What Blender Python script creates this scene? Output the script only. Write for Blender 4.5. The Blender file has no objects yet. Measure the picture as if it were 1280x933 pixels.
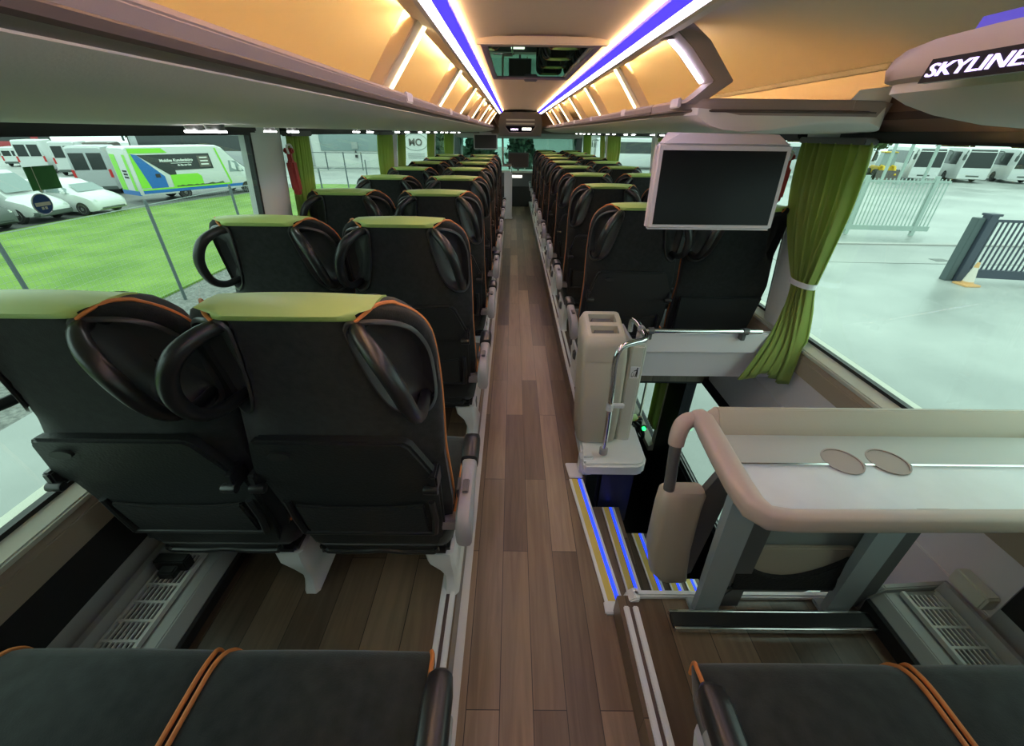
import bpy, bmesh, math, random
from mathutils import Vector, Matrix, noise
from mathutils.geometry import intersect_point_line
random.seed(7)
C = bpy.context.scene.collection
D = bpy.data
PI = math.pi
R = math.radians

# ------------------------------------------------------------------ materials
def nmat(name):
    m = D.materials.new(name); m.use_nodes = True
    nt = m.node_tree; b = nt.nodes['Principled BSDF']
    return m, nt, b

def mat(name, col, rough=.5, metal=0, bump=0, bscale=200, spec=.5, var=0, vscale=4, sheen=0, coat=0):
    m, nt, b = nmat(name)
    b.inputs['Base Color'].default_value = (*col, 1)
    b.inputs['Roughness'].default_value = rough
    b.inputs['Metallic'].default_value = metal
    b.inputs['Specular IOR Level'].default_value = spec
    if sheen:
        b.inputs['Sheen Weight'].default_value = sheen
        b.inputs['Sheen Roughness'].default_value = .5
    if coat: b.inputs['Coat Weight'].default_value = coat
    N = nt.nodes; L = nt.links
    if bump or var:
        tc = N.new('ShaderNodeTexCoord')
    if bump:
        t = N.new('ShaderNodeTexNoise'); t.inputs['Scale'].default_value = bscale
        t.inputs['Detail'].default_value = 3
        bp = N.new('ShaderNodeBump'); bp.inputs['Strength'].default_value = bump
        bp.inputs['Distance'].default_value = .002
        L.new(tc.outputs['Object'], t.inputs['Vector'])
        L.new(t.outputs['Fac'], bp.inputs['Height']); L.new(bp.outputs['Normal'], b.inputs['Normal'])
    if var:
        t2 = N.new('ShaderNodeTexNoise'); t2.inputs['Scale'].default_value = vscale; t2.inputs['Detail'].default_value = 5
        r = N.new('ShaderNodeValToRGB')
        r.color_ramp.elements[0].position = .3; r.color_ramp.elements[1].position = .7
        r.color_ramp.elements[0].color = (*[c*(1-var) for c in col], 1)
        r.color_ramp.elements[1].color = (*[min(1, c*(1+var)) for c in col], 1)
        L.new(tc.outputs['Object'], t2.inputs['Vector']); L.new(t2.outputs['Fac'], r.inputs['Fac'])
        L.new(r.outputs['Color'], b.inputs['Base Color'])
    return m

def emit(name, col, s):
    m, nt, b = nmat(name)
    b.inputs['Base Color'].default_value = (*[min(.8, c) for c in col], 1)
    b.inputs['Emission Color'].default_value = (*col, 1)
    b.inputs['Emission Strength'].default_value = s
    return m

def glass_mat(name, tint, refl=.06, rough=0.0, rcol=(1, 1, 1)):
    m = D.materials.new(name); m.use_nodes = True
    nt = m.node_tree; N = nt.nodes; L = nt.links
    N.clear()
    o = N.new('ShaderNodeOutputMaterial'); mx = N.new('ShaderNodeMixShader')
    t = N.new('ShaderNodeBsdfTransparent'); g = N.new('ShaderNodeBsdfGlossy')
    t.inputs['Color'].default_value = (*tint, 1); g.inputs['Roughness'].default_value = rough
    g.inputs['Color'].default_value = (*rcol, 1)
    mx.inputs['Fac'].default_value = refl
    L.new(t.outputs[0], mx.inputs[1]); L.new(g.outputs[0], mx.inputs[2]); L.new(mx.outputs[0], o.inputs['Surface'])
    return m

def wood_mat(name, w, l, c1, c2, c3, off=0.0):
    """vinyl planks running along world y"""
    m, nt, b = nmat(name); N = nt.nodes; L = nt.links
    tc = N.new('ShaderNodeTexCoord')
    mp = N.new('ShaderNodeMapping'); mp.inputs['Rotation'].default_value = (0, 0, PI/2)
    mp.inputs['Location'].default_value = (0.13, off, 0)
    L.new(tc.outputs['Object'], mp.inputs['Vector'])
    br = N.new('ShaderNodeTexBrick')
    br.offset = .43; br.offset_frequency = 2
    br.inputs['Scale'].default_value = 1
    br.inputs['Brick Width'].default_value = l; br.inputs['Row Height'].default_value = w
    br.inputs['Mortar Size'].default_value = .0012; br.inputs['Bias'].default_value = 0
    br.inputs['Color1'].default_value = (0, 0, 0, 1); br.inputs['Color2'].default_value = (1, 1, 1, 1)
    br.inputs['Mortar'].default_value = (.2, .2, .2, 1)
    L.new(mp.outputs[0], br.inputs['Vector'])
    mp2 = N.new('ShaderNodeMapping'); mp2.inputs['Scale'].default_value = (34, 2.2, 1)
    L.new(tc.outputs['Object'], mp2.inputs['Vector'])
    add = N.new('ShaderNodeVectorMath'); add.operation = 'ADD'
    sc = N.new('ShaderNodeVectorMath'); sc.operation = 'SCALE'; sc.inputs['Scale'].default_value = 9
    L.new(br.outputs['Color'], sc.inputs[0])
    L.new(mp2.outputs[0], add.inputs[0]); L.new(sc.outputs[0], add.inputs[1])
    nz = N.new('ShaderNodeTexNoise'); nz.inputs['Scale'].default_value = 1; nz.inputs['Detail'].default_value = 6
    nz.inputs['Distortion'].default_value = 1.2
    L.new(add.outputs[0], nz.inputs['Vector'])
    rp = N.new('ShaderNodeValToRGB'); e = rp.color_ramp.elements
    e[0].position = .2; e[0].color = (*c1, 1); e[1].position = .85; e[1].color = (*c3, 1)
    k = e.new(.5); k.color = (*c2, 1)
    ma = N.new('ShaderNodeMath'); ma.operation = 'MULTIPLY_ADD'; ma.inputs[1].default_value = .55
    mb = N.new('ShaderNodeMath'); mb.operation = 'MULTIPLY'; mb.inputs[1].default_value = .5
    L.new(nz.outputs['Fac'], mb.inputs[0])
    L.new(br.outputs['Color'], ma.inputs[0]); L.new(mb.outputs[0], ma.inputs[2]); L.new(ma.outputs[0], rp.inputs['Fac'])
    mu = N.new('ShaderNodeMix'); mu.data_type = 'RGBA'; mu.inputs[7].default_value = (.02, .014, .01, 1)
    L.new(br.outputs['Fac'], mu.inputs[0]); L.new(rp.outputs['Color'], mu.inputs[6])
    L.new(mu.outputs[2], b.inputs['Base Color'])
    b.inputs['Roughness'].default_value = .33; b.inputs['Specular IOR Level'].default_value = .5
    bp = N.new('ShaderNodeBump'); bp.inputs['Strength'].default_value = .12; bp.inputs['Distance'].default_value = .002
    L.new(nz.outputs['Fac'], bp.inputs['Height']); L.new(bp.outputs['Normal'], b.inputs['Normal'])
    return m

M = {}
M['fabric'] = mat('seat_fabric', (.0165, .0185, .019), .9, bump=.35, bscale=420, spec=.2, sheen=.12, var=.25, vscale=60)
M['fabric2'] = mat('cushion_fabric', (.022, .0245, .0245), .9, bump=.4, bscale=380, spec=.2, sheen=.2, var=.3, vscale=26)
M['green'] = mat('green_leather', (.47, .62, .19), .42, bump=.15, bscale=150, spec=.4)
M['orange'] = mat('orange_piping', (.62, .2, .05), .6)
M['blackp'] = mat('black_plastic', (.016, .016, .017), .33, bump=.1, bscale=300)
M['blackp2'] = mat('grained_black_shell', (.0155, .017, .0175), .5, bump=.5, bscale=160)
M['net'] = mat('pocket_netting', (.01, .01, .01), .8, bump=1, bscale=110)
M['grey'] = mat('grey_plastic', (.34, .32, .325), .42)
M['greyd'] = mat('dark_grey_plastic', (.1, .1, .1), .45)
M['white'] = mat('white_plastic', (.72, .73, .72), .38)
M['whitem'] = mat('white_rail', (.68, .7, .7), .35)
M['alu'] = mat('brushed_aluminium', (.52, .53, .52), .4, metal=.4, bump=.06, bscale=90)
M['chrome'] = mat('chrome', (.8, .8, .8), .16, metal=1)
M['beige'] = mat('beige_plastic', (.42, .37, .29), .45, bump=.1, bscale=220)
M['beigew'] = mat('warm_beige_plastic', (.45, .36, .30), .42, bump=.08, bscale=220)
M['binbeige'] = mat('bin_plastic', (.50, .46, .37), .42)
M['binbeige2'] = mat('bin_pale_plastic', (.60, .60, .52), .42)
M['liner'] = mat('rack_lining', (.78, .73, .69), .75, bump=.12, bscale=260)
M['lip'] = mat('rack_lip', (.31, .245, .23), .6, bump=.08, bscale=260)
M['groove'] = mat('rack_groove', (.10, .075, .065), .7)
M['shell'] = mat('ceiling_shell', (.66, .57, .46), .7, bump=.12, bscale=300)
M['ceil'] = mat('ceiling_panel', (.62, .53, .41), .7, bump=.12, bscale=300)
M['wallfab'] = mat('wall_fabric', (.30, .22, .17), .85, bump=.25, bscale=400)
M['wallw'] = mat('wall_grey_lining', (.74, .70, .72), .6, bump=.1, bscale=260)
M['cream'] = mat('cream_ledge', (.66, .65, .56), .45)
M['brown'] = mat('brown_sill', (.36, .30, .23), .6, bump=.2, bscale=120)
M['carpet'] = mat('wall_carpet', (.022, .022, .023), .95, bump=.6, bscale=500)
M['heater'] = mat('heater_metal', (.36, .37, .35), .45, metal=.2)
M['heaterl'] = mat('heater_grille_metal', (.70, .71, .66), .4, metal=.1)
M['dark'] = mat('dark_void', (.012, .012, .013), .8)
M['rubber'] = mat('black_rubber', (.012, .012, .012), .55)
M['navy'] = mat('navy_panel', (.008, .012, .035), .4)
M['curtain'] = mat('curtain_cloth', (.36, .46, .11), .85, bump=.3, bscale=300, sheen=.2)
_nt = M['curtain'].node_tree; _tr = _nt.nodes.new('ShaderNodeBsdfTranslucent'); _tr.inputs['Color'].default_value = (.42, .56, .12, 1)
_mx = _nt.nodes.new('ShaderNodeMixShader'); _mx.inputs['Fac'].default_value = .35
_nt.links.new(_nt.nodes['Principled BSDF'].outputs[0], _mx.inputs[1]); _nt.links.new(_tr.outputs[0], _mx.inputs[2]); _nt.links.new(_mx.outputs[0], _nt.nodes['Material Output'].inputs['Surface'])
M['red'] = mat('red_plastic', (.42, .035, .03), .4)
M['panelg'] = mat('grey_green_panel', (.26, .29, .28), .5)
M['strut'] = mat('grey_strut', (.30, .33, .34), .4)
M['tray'] = mat('tray_top', (.66, .70, .70), .28, var=.06, vscale=9)
M['traylo'] = mat('tray_ledge', (.42, .44, .40), .4)
M['cup'] = mat('cup_recess', (.36, .29, .25), .5)
M['yellow'] = mat('yellow_strip', (.62, .48, .11), .6, bump=.3, bscale=400)
M['screen'] = mat('screen_black', (.009, .009, .010), .25, spec=.15)
M['recess'] = mat('recess_plastic', (.04, .04, .041), .34, bump=.1, bscale=300)
M['screen2'] = mat('screen_brown', (.03, .022, .02), .35)
M['bezel'] = mat('screen_bezel', (.66, .61, .63), .38)
M['glass'] = glass_mat('window_glass', (.76, .90, .83), .04)
M['wsglass'] = glass_mat('windscreen_glass', (.42, .62, .54), .05)
M['hatch'] = glass_mat('hatch_glass', (.02, .05, .035), .62, 0.01, (.55, .72, .6))
M['led_blue'] = emit('led_blue', (.05, .032, .95), 1.0)
M['led_lav'] = emit('led_lavender', (.86, .78, 1.0), 6.0)
M['concol'] = mat('console_grey', (.17, .155, .14), .5)
M['led_glow'] = emit('led_cream', (1.0, .62, .26), 15.0)
M['led_warm'] = emit('led_warm', (1.0, .66, .25), 210.0)
M['led_violet'] = emit('led_violet', (.06, .05, .42), .4)
M['led_rib'] = emit('led_warm_white', (1.0, .78, .42), 5.0)
M['led_read'] = emit('led_reading', (1.0, 1.0, 1.0), 14.0)
M['led_step'] = emit('led_step_blue', (.012, .045, .95), 1.05)
M['sign_lit'] = emit('sign_letters', (.62, .5, 1.0), 1.15)
M['disp_lit'] = emit('display_digits', (.9, .65, 1.0), 2.2)
M['disp_white'] = emit('display_panel', (1.0, .97, .85), 1.6)
M['green_led'] = emit('button_green', (.02, 1.0, .15), 2.0)
M['signblack'] = mat('sign_black', (.006, .006, .009), .3, spec=.1)
M['stk_white'] = mat('sticker_white', (.75, .75, .75), .5)
M['stk_black'] = mat('sticker_black', (.02, .02, .02), .5)
M['stk_green'] = mat('sticker_green', (.03, .17, .04), .5, var=.3, vscale=20)
M['stk_blue'] = mat('sticker_blue', (.02, .07, .22), .5)
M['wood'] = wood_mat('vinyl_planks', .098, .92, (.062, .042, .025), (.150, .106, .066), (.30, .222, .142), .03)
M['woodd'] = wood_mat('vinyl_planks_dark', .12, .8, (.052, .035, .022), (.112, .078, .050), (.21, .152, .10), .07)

# ------------------------------------------------------------------ mesh builder
class MB:
    def __init__(s): s.v = []; s.f = []; s.mi = []
    def add(s, vs, fs, mi=0, mx=None):
        o = len(s.v)
        s.v += [tuple(mx @ Vector(p)) if mx else tuple(p) for p in vs]
        s.f += [tuple(i+o for i in f) for f in fs]; s.mi += [mi]*len(fs)
        return s
    def box(s, x0, x1, y0, y1, z0, z1, r=0, seg=2, mi=0, mx=None):
        vs = [(x0,y0,z0),(x1,y0,z0),(x1,y1,z0),(x0,y1,z0),(x0,y0,z1),(x1,y0,z1),(x1,y1,z1),(x0,y1,z1)]
        fs = [(3,2,1,0),(4,5,6,7),(0,1,5,4),(1,2,6,5),(2,3,7,6),(3,0,4,7)]
        if r: vs, fs = bevel(vs, fs, r, seg)
        return s.add(vs, fs, mi, mx)
    def prism(s, poly, ax, a, b, r=0, seg=2, mi=0, mx=None):
        """poly of 2-D points extruded along axis ax from a to b; the 2-D axes are the other two in xyz order"""
        def p3(p, t): return {'x': (t, p[0], p[1]), 'y': (p[0], t, p[1]), 'z': (p[0], p[1], t)}[ax]
        n = len(poly)
        vs = [p3(p, a) for p in poly] + [p3(p, b) for p in poly]
        fs = [tuple(range(n))[::-1], tuple(range(n, 2*n))] + [(i, (i+1) % n, n+(i+1) % n, n+i) for i in range(n)]
        vs, fs = bevel(vs, fs, r, seg)
        return s.add(vs, fs, mi, mx)
    def loft(s, rings, closed=True, cap=True, mi=0, mx=None):
        n = len(rings[0]); vs = [p for r in rings for p in r]; fs = []
        for i in range(len(rings)-1):
            for j in range(n if closed else n-1):
                k = (j+1) % n
                fs.append((i*n+j, i*n+k, (i+1)*n+k, (i+1)*n+j))
        if cap and closed:
            fs.append(tuple(range(n))[::-1]); fs.append(tuple(range((len(rings)-1)*n, len(rings)*n)))
        return s.add(vs, fs, mi, mx)
    def tube(s, path, r, n=10, smooth=0, cap=True, mi=0, mx=None):
        P = [Vector(p) for p in path]
        rr = list(r) if isinstance(r, (list, tuple)) else [r]*len(P)
        if smooth:
            Q = []; S = []
            for i in range(len(P)-1):
                p0 = P[max(i-1, 0)]; p1 = P[i]; p2 = P[i+1]; p3 = P[min(i+2, len(P)-1)]
                for k in range(smooth):
                    t = k/smooth
                    Q.append(.5*((2*p1)+(p2-p0)*t+(2*p0-5*p1+4*p2-p3)*t*t+(3*p1-p0-3*p2+p3)*t**3))
                    S.append(rr[i]*(1-t)+rr[i+1]*t)
            Q.append(P[-1]); S.append(rr[-1]); P = Q; rr = S
        rings = []; up = None
        for i, p in enumerate(P):
            t = (P[min(i+1, len(P)-1)]-P[max(i-1, 0)]).normalized()
            if up is None:
                up = Vector((0, 0, 1)) if abs(t.z) < .9 else Vector((1, 0, 0))
            up = (up - t*up.dot(t)).normalized(); sd = t.cross(up)
            rings.append([tuple(p + (up*math.cos(2*PI*k/n)+sd*math.sin(2*PI*k/n))*rr[i]) for k in range(n)])
        return s.loft(rings, True, cap, mi, mx)
    def lathe(s, prof, c=(0, 0, 0), ax='z', n=20, mi=0, mx=None):
        rings = []
        for (r, h) in prof:
            ring = []
            for k in range(n):
                a = 2*PI*k/n; u, w = r*math.cos(a), r*math.sin(a)
                q = {'z': (u, w, h), 'x': (h, u, w), 'y': (w, h, u)}[ax]
                ring.append((c[0]+q[0], c[1]+q[1], c[2]+q[2]))
            rings.append(ring)
        return s.loft(rings, True, True, mi, mx)
    def grid(s, fn, nu, nv, mi=0, mx=None):
        vs = [fn(i/nu, j/nv) for i in range(nu+1) for j in range(nv+1)]
        fs = [(i*(nv+1)+j, (i+1)*(nv+1)+j, (i+1)*(nv+1)+j+1, i*(nv+1)+j+1) for i in range(nu) for j in range(nv)]
        return s.add(vs, fs, mi, mx)
    def mesh(s, name, mats, o=(0, 0, 0), angle=38):
        me = D.meshes.new(name)
        me.from_pydata([(p[0]-o[0], p[1]-o[1], p[2]-o[2]) for p in s.v], [], s.f)
        for m in (mats if isinstance(mats, (list, tuple)) else [mats]): me.materials.append(M[m] if isinstance(m, str) else m)
        bm = bmesh.new(); bm.from_mesh(me)
        bm.faces.ensure_lookup_table()
        for i, fc in enumerate(bm.faces): fc.material_index = s.mi[i]; fc.smooth = True
        bmesh.ops.recalc_face_normals(bm, faces=bm.faces[:])
        bm.to_mesh(me); bm.free()
        me.set_sharp_from_angle(angle=R(angle))
        return me

def bevel(vs, fs, r, seg=2):
    bm = bmesh.new(); V = [bm.verts.new(p) for p in vs]
    for f in fs: bm.faces.new([V[i] for i in f])
    bmesh.ops.recalc_face_normals(bm, faces=bm.faces[:])
    if r:
        ed = [e for e in bm.edges if len(e.link_faces) == 2 and e.calc_face_angle(0) > .6]
        bmesh.ops.bevel(bm, geom=ed, offset=r, segments=seg, affect='EDGES', clamp_overlap=True)
    bm.verts.index_update()
    out = [tuple(v.co) for v in bm.verts], [tuple(v.index for v in f.verts) for f in bm.faces]
    bm.free(); return out

ORG = {}
def tag(o, label=None, cat=None, group=None, kind=None):
    if label: o['label'] = label
    if cat: o['category'] = cat
    if group: o['group'] = group
    if kind: o['kind'] = kind
    return o
def thing(name, label, cat, loc=(0, 0, 0), rz=0, group=None):
    o = D.objects.new(name, None); C.objects.link(o); o.location = loc; o.rotation_euler = (0, 0, rz)
    o.empty_display_size = .1
    ORG[o] = loc
    return tag(o, label, cat, group)
def part(name, mb, mats, parent=None, label=None, local=False, angle=38):
    """a mesh child; world coordinates unless local"""
    root = parent
    while root is not None and root.parent: root = root.parent
    o = (0, 0, 0) if (local or root is None) else ORG.get(root, (0, 0, 0))
    if isinstance(mb, MB): me = mb.mesh(name, mats, o, angle)
    else: me = mb
    ob = D.objects.new(name, me); C.objects.link(ob)
    if parent: ob.parent = parent
    if label: ob['label'] = label
    return ob
def solo(name, mb, mats, label, cat, group=None, angle=38):
    """a thing that is one mesh: origin moved to its base centre"""
    xs = [p[0] for p in mb.v]; ys = [p[1] for p in mb.v]; zs = [p[2] for p in mb.v]
    o = ((min(xs)+max(xs))/2, (min(ys)+max(ys))/2, min(zs))
    ob = D.objects.new(name, mb.mesh(name, mats, o, angle)); C.objects.link(ob); ob.location = o
    ORG[ob] = o
    return tag(ob, label, cat, group)
def struct(name, mb, mats, parent=None, angle=38):
    ob = part(name, mb, mats, parent, angle=angle)
    if not parent: ob['kind'] = 'structure'
    return ob
def dup(root, loc=None, rz=None, label=None, group=None):
    c = root.copy(); C.objects.link(c)
    if loc is not None: c.location = loc
    if rz is not None: c.rotation_euler = (0, 0, rz)
    if label: c['label'] = label
    if group: c['group'] = group
    for ch in list(root.children):
        k = ch.copy(); C.objects.link(k); k.parent = c
        for g in list(ch.children):
            q = g.copy(); C.objects.link(q); q.parent = k
    return c
def lerp(tab, z):
    if z <= tab[0][0]: return tab[0][1]
    for (a, b), (c, d) in zip(tab, tab[1:]):
        if z <= c: return b+(d-b)*(z-a)/(c-a)
    return tab[-1][1]
def text_mesh(txt, size, depth=.002, bold=0, shear=0, align='CENTER'):
    cu = D.curves.new('txt', 'FONT'); cu.body = txt; cu.size = size; cu.extrude = depth/2; cu.offset = bold; cu.shear = shear
    cu.align_x = align; cu.align_y = 'CENTER'; cu.resolution_u = 3
    o = D.objects.new('txt', cu); C.objects.link(o)
    dg = bpy.context.evaluated_depsgraph_get(); dg.update()
    me = D.meshes.new_from_object(o.evaluated_get(dg))
    vs = [tuple(v.co) for v in me.vertices]; fs = [tuple(p.vertices) for p in me.polygons]
    D.objects.remove(o); D.curves.remove(cu); D.meshes.remove(me)
    return vs, fs
def frame_mx(o, xd, yd):
    """matrix whose local x,y,z map to xd, yd, xd×yd at o"""
    x = Vector(xd).normalized(); y = Vector(yd).normalized(); z = x.cross(y)
    return Matrix(((x.x, y.x, z.x, o[0]), (x.y, y.y, z.y, o[1]), (x.z, y.z, z.z, o[2]), (0, 0, 0, 1)))
# ------------------------------------------------------------------ setting
YB, YF = -2.6, 10.3          # back and front ends of the modelled saloon
ZG = -2.25                   # the yard outside
def wx(z): return 1.29-.10*max(0, z-.62)     # inner wall face, leaning in towards the roof

# floors
fb = MB()
fb.box(-.277, .262, YB, .84, -.05, 0); fb.box(-.277, .262, 1.45, YF, -.05, 0)
fb.prism([(-.277, .84), (.250, .84), (.196, 1.45), (-.277, 1.45)], 'z', -.05, 0)
struct('floor', fb, 'wood')
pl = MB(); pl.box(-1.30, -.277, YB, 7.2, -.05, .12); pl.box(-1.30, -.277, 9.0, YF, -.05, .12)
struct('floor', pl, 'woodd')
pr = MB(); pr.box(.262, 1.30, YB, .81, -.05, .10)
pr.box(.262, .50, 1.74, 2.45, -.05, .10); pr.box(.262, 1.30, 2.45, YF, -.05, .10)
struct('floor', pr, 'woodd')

# seat rails and aisle edging
t = MB(); t.box(-.276, -.248, YB, 7.2, 0, .006)
struct('trim_1', t, 'whitem')
for i, (x0, y0, y1, z) in enumerate([(-.330, YB, 7.2, .12), (.274, YB, .77, .10), (.266, 1.75, YF, .10)]):
    t = MB(); t.box(x0, x0+.018, y0, y1, z, z+.012, .003); t.box(x0+.030, x0+.048, y0, y1, z, z+.012, .003)
    t.box(x0+.016, x0+.032, y0, y1, z, z+.003, mi=1)
    struct('trim_%d' % (i+2), t, ['whitem', 'groove'])
t = MB()                                         # white profile round the stairwell
t.box(.31, 1.19, .800, .822, .085, .118, .006)
t.prism([(.262, -.03), (.262, .012), (.285, .03), (.297, .10), (.318, .118), (.335, .118), (.335, .09), (.315, .085), (.300, -.03)], 'y', .788, .83, .004)
t.box(.235, .30, .80, .845, -.02, .012, .004)
struct('trim_5', t, 'white')

# walls below the windows: carpet, brown sill, cream ledge
for sd, nm in ((-1, 'left'), (1, 'right')):
    w = MB()
    def X(z, o=0): return sd*(wx(z)-o)
    if sd < 0: segs = [(YB, 7.2), (9.0, YF)]; segs = [(YB, YF)]
    else: segs = [(YB, .66), (2.5, YF)]
    for a, b in segs: w.prism([(sd*1.29, -.05), (sd*1.29, .47), (sd*1.36, .47), (sd*1.36, -.05)], 'y', a, b)
    struct('wall_'+nm, w, 'carpet')
    w = MB()
    for a, b in [(YB, YF)]:
        w.prism([(sd*1.286, .462), (sd*1.262, .468), (sd*1.262, .545), (sd*1.285, .566), (sd*1.36, .566), (sd*1.36, .462)], 'y', a, b, .003)
    struct('trim_%d' % (7+(sd > 0)), w, 'brown')
    w = MB(); w.prism([(sd*1.268, .564), (sd*1.258, .580), (sd*1.258, .590), (sd*1.292, .622), (sd*1.36, .622), (sd*1.36, .564)], 'y', YB, YF, .004)
    struct('trim_%d' % (9+(sd > 0)), w, 'cream')
w = MB()                                         # grey lining of the stairwell side
w.box(1.285, 1.36, .66, 2.5, -.03, .464)
w.box(1.278, 1.29, .66, 2.5, .24, .262, .003)
struct('wall_right', w, 'wallw')
# upper wall, above the windows
for sd, nm in ((-1, 'left'), (1, 'right')):
    w = MB()
    w.prism([(sd*1.205, 1.464), (sd*1.17, 1.50), (sd*1.165, 1.648), (sd*1.19, 1.662), (sd*1.34, 1.662), (sd*1.34, 1.464)], 'y', YB, YF)
    struct('wall_'+nm, w, 'wallfab')
    t = MB(); t.box(min(sd*1.155, sd*1.20), max(sd*1.155, sd*1.20), YB, YF, 1.500, 1.522, .003)
    t.box(min(sd*1.15, sd*1.20), max(sd*1.15, sd*1.20), YB, YF, 1.647, 1.666, .003)
    struct('trim_%d' % (11+(sd > 0)), t, 'groove')
w = MB(); w.box(-1.36, 1.36, YB-.05, YB, -2.2, 1.85); struct('wall_back', w, 'carpet')

# windows: panes, gaskets, roller blind housings and the pillars between them
PILS = {s_: [(-2.6, -2.3), (-.55, -.30), ((1.98, 2.22) if s_ < 0 else (1.86, 2.10)), (4.18, 4.40), (6.38, 6.60), (8.55, 8.75), (10.1, 10.3)] for s_ in (-1, 1)}
n = 1
for sd in (-1, 1):
    for (a0, a1), (b0, b1) in zip(PILS[sd], PILS[sd][1:]):
        y0, y1 = a1, b0
        if sd > 0 and abs(y0-2.12) < .01: pass
        z0, z1 = .618, 1.445
        g = MB()
        g.prism([(sd*wx(z0), z0), (sd*wx(z1), z1), (sd*(wx(z1)+.006), z1), (sd*(wx(z0)+.006), z0)], 'y', y0, y1)
        ob = struct('window_%d' % n, g, 'glass')
        fr = MB()
        def bar(ya, yb, za, zb, d=.012):
            fr.prism([(sd*(wx(za)-.002), za), (sd*(wx(zb)-.002), zb), (sd*(wx(zb)+.02), zb), (sd*(wx(za)+.02), za)], 'y', ya, yb)
        bar(y0-.005, y0+.014, z0, z1); bar(y1-.014, y1+.005, z0, z1); bar(y0, y1, z0, z0+.014); bar(y0, y1, z1-.014, z1)
        part('window_gasket', fr, 'rubber', ob)
        bl = MB(); bl.box(min(sd*1.17, sd*1.215), max(sd*1.17, sd*1.215), y0+.01, y1-.01, 1.440, 1.466, .006)
        part('blind_housing', bl, 'rubber', ob)
        n += 1
for sd in (-1, 1):
    for k, (a, b) in enumerate(PILS[sd]):
        p = MB()
        rings = []
        for z in (.60, .8, 1.0, 1.2, 1.40, 1.47):
            x = wx(z)-.004
            rings.append([(sd*(x+.05), a-.01, z), (sd*x, a, z), (sd*(x-.028), a+.05, z), (sd*(x-.028), b-.05, z), (sd*x, b, z), (sd*(x+.05), b+.01, z)])
        p.loft(rings)
        struct('trim_%d' % (20+k+(10 if sd > 0 else 0)), p, 'white')

# ceiling: centre panel with the hatch opening, curved side shells
HY0, HY1, HX = 1.97, 3.14, .235
c = MB()
for (x0, x1, y0, y1) in [(-.268, .268, YB, HY0), (-.268, -HX, HY0, HY1), (HX, .268, HY0, HY1), (-.268, .268, HY1, 8.6)]:
    nn = 12
    for i in range(nn):
        a_, b_ = x0+(x1-x0)*i/nn, x0+(x1-x0)*(i+1)/nn
        f_ = lambda x: 1.747+.022*(1-(x/.268)**2)
        c.add([(a_, y0, f_(a_)), (b_, y0, f_(b_)), (b_, y1, f_(b_)), (a_, y1, f_(a_)), (a_, y0, 1.79), (b_, y0, 1.79), (b_, y1, 1.79), (a_, y1, 1.79)], [(0, 1, 2, 3), (4, 5, 6, 7), (0, 1, 5, 4), (2, 3, 7, 6)])
c.box(-.25, .25, HY0-.035, HY0-.006, 1.735, 1.76, .004)
struct('ceiling', c, 'ceil')
for sd in (-1, 1):
    c = MB(); prof = []
    for i in range(15):
        u = i/14
        x = .372+(1.185-.372)*u; z = 1.738-.075*u**2.0
        prof.append((sd*x, z))
    c.prism(prof+[(sd*1.185, 1.80), (sd*.372, 1.80)], 'y', YB, 8.6)
    struct('ceiling', c, 'shell', angle=60)
c = MB(); c.box(-1.36, 1.36, YB, YF, 1.80, 1.86); struct('ceiling', c, 'dark')

# long lamps either side of the ceiling panel
for sd, nm, y0 in ((-1, 'left', -2.5), (1, 'right', 1.72)):
    cl = thing('ceiling_light', 'long lit ceiling channel along the %s side of the centre panel, glowing blue and white' % nm, 'ceiling light', (sd*.31, 3.0, 1.70), 0, None)
    a = MB(); a.prism([(sd*.268, 1.736), (sd*.268, 1.724), (sd*.296, 1.709), (sd*.301, 1.722), (sd*.290, 1.738)], 'y', YB, 7.4)
    part('blue_strip', a, 'led_blue', cl)
    a = MB(); a.prism([(sd*.297, 1.7085), (sd*.318, 1.700), (sd*.322, 1.716), (sd*.302, 1.7215)], 'y', YB, 7.4)
    part('white_strip', a, 'led_lav', cl)
    a = MB(); a.prism([(sd*.318, 1.700), (sd*.328, 1.696), (sd*.352, 1.704), (sd*.377, 1.710), (sd*.378, 1.7165), (sd*.348, 1.718), (sd*.330, 1.708), (sd*.322, 1.716)], 'y', YB, 7.4)
    part('channel', a, 'shell', cl)
    a = MB(); a.prism([(sd*.352, 1.719), (sd*.360, 1.719), (sd*.360, 1.733), (sd*.352, 1.733)], 'y', y0, 7.3)
    part('warm_strip', a, 'led_warm', cl)
    a = MB(); a.prism([(sd*.290, 1.731), (sd*.348, 1.733), (sd*.372, 1.738), (sd*.372, 1.76), (sd*.290, 1.76)], 'y', YB, 7.4)
    part('backing', a, 'groove', cl)
    a = MB(); a.prism([(sd*.261, 1.738), (sd*.267, 1.734), (sd*.2675, 1.738), (sd*.264, 1.744)], 'y', YB, 7.4)
    part('glow_strip', a, 'led_glow', cl)

# roof hatch
h = thing('roof_hatch', 'glazed roof hatch with dark mirroring pane set in the ceiling above the aisle', 'roof hatch', (0, 2.46, 1.735))
fr = MB()
for (x0, x1, y0, y1) in [(-HX, HX, HY0, HY0+.03), (-HX, HX, HY1-.05, HY1), (-HX, -HX+.026, HY0+.03, HY1-.05), (HX-.026, HX, HY0+.03, HY1-.05)]:
    fr.box(x0, x1, y0, y1, 1.736, 1.775, .004)
part('frame', fr, 'lip', h)
gl = MB(); gl.box(-HX+.02, HX-.02, HY0+.02, HY1-.04, 1.744, 1.750); part('pane', gl, 'hatch', h)
lt = MB(); lt.box(-.04, .04, HY1-.05, HY1-.02, 1.725, 1.74, .005); part('latch', lt, 'greyd', h)

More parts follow.
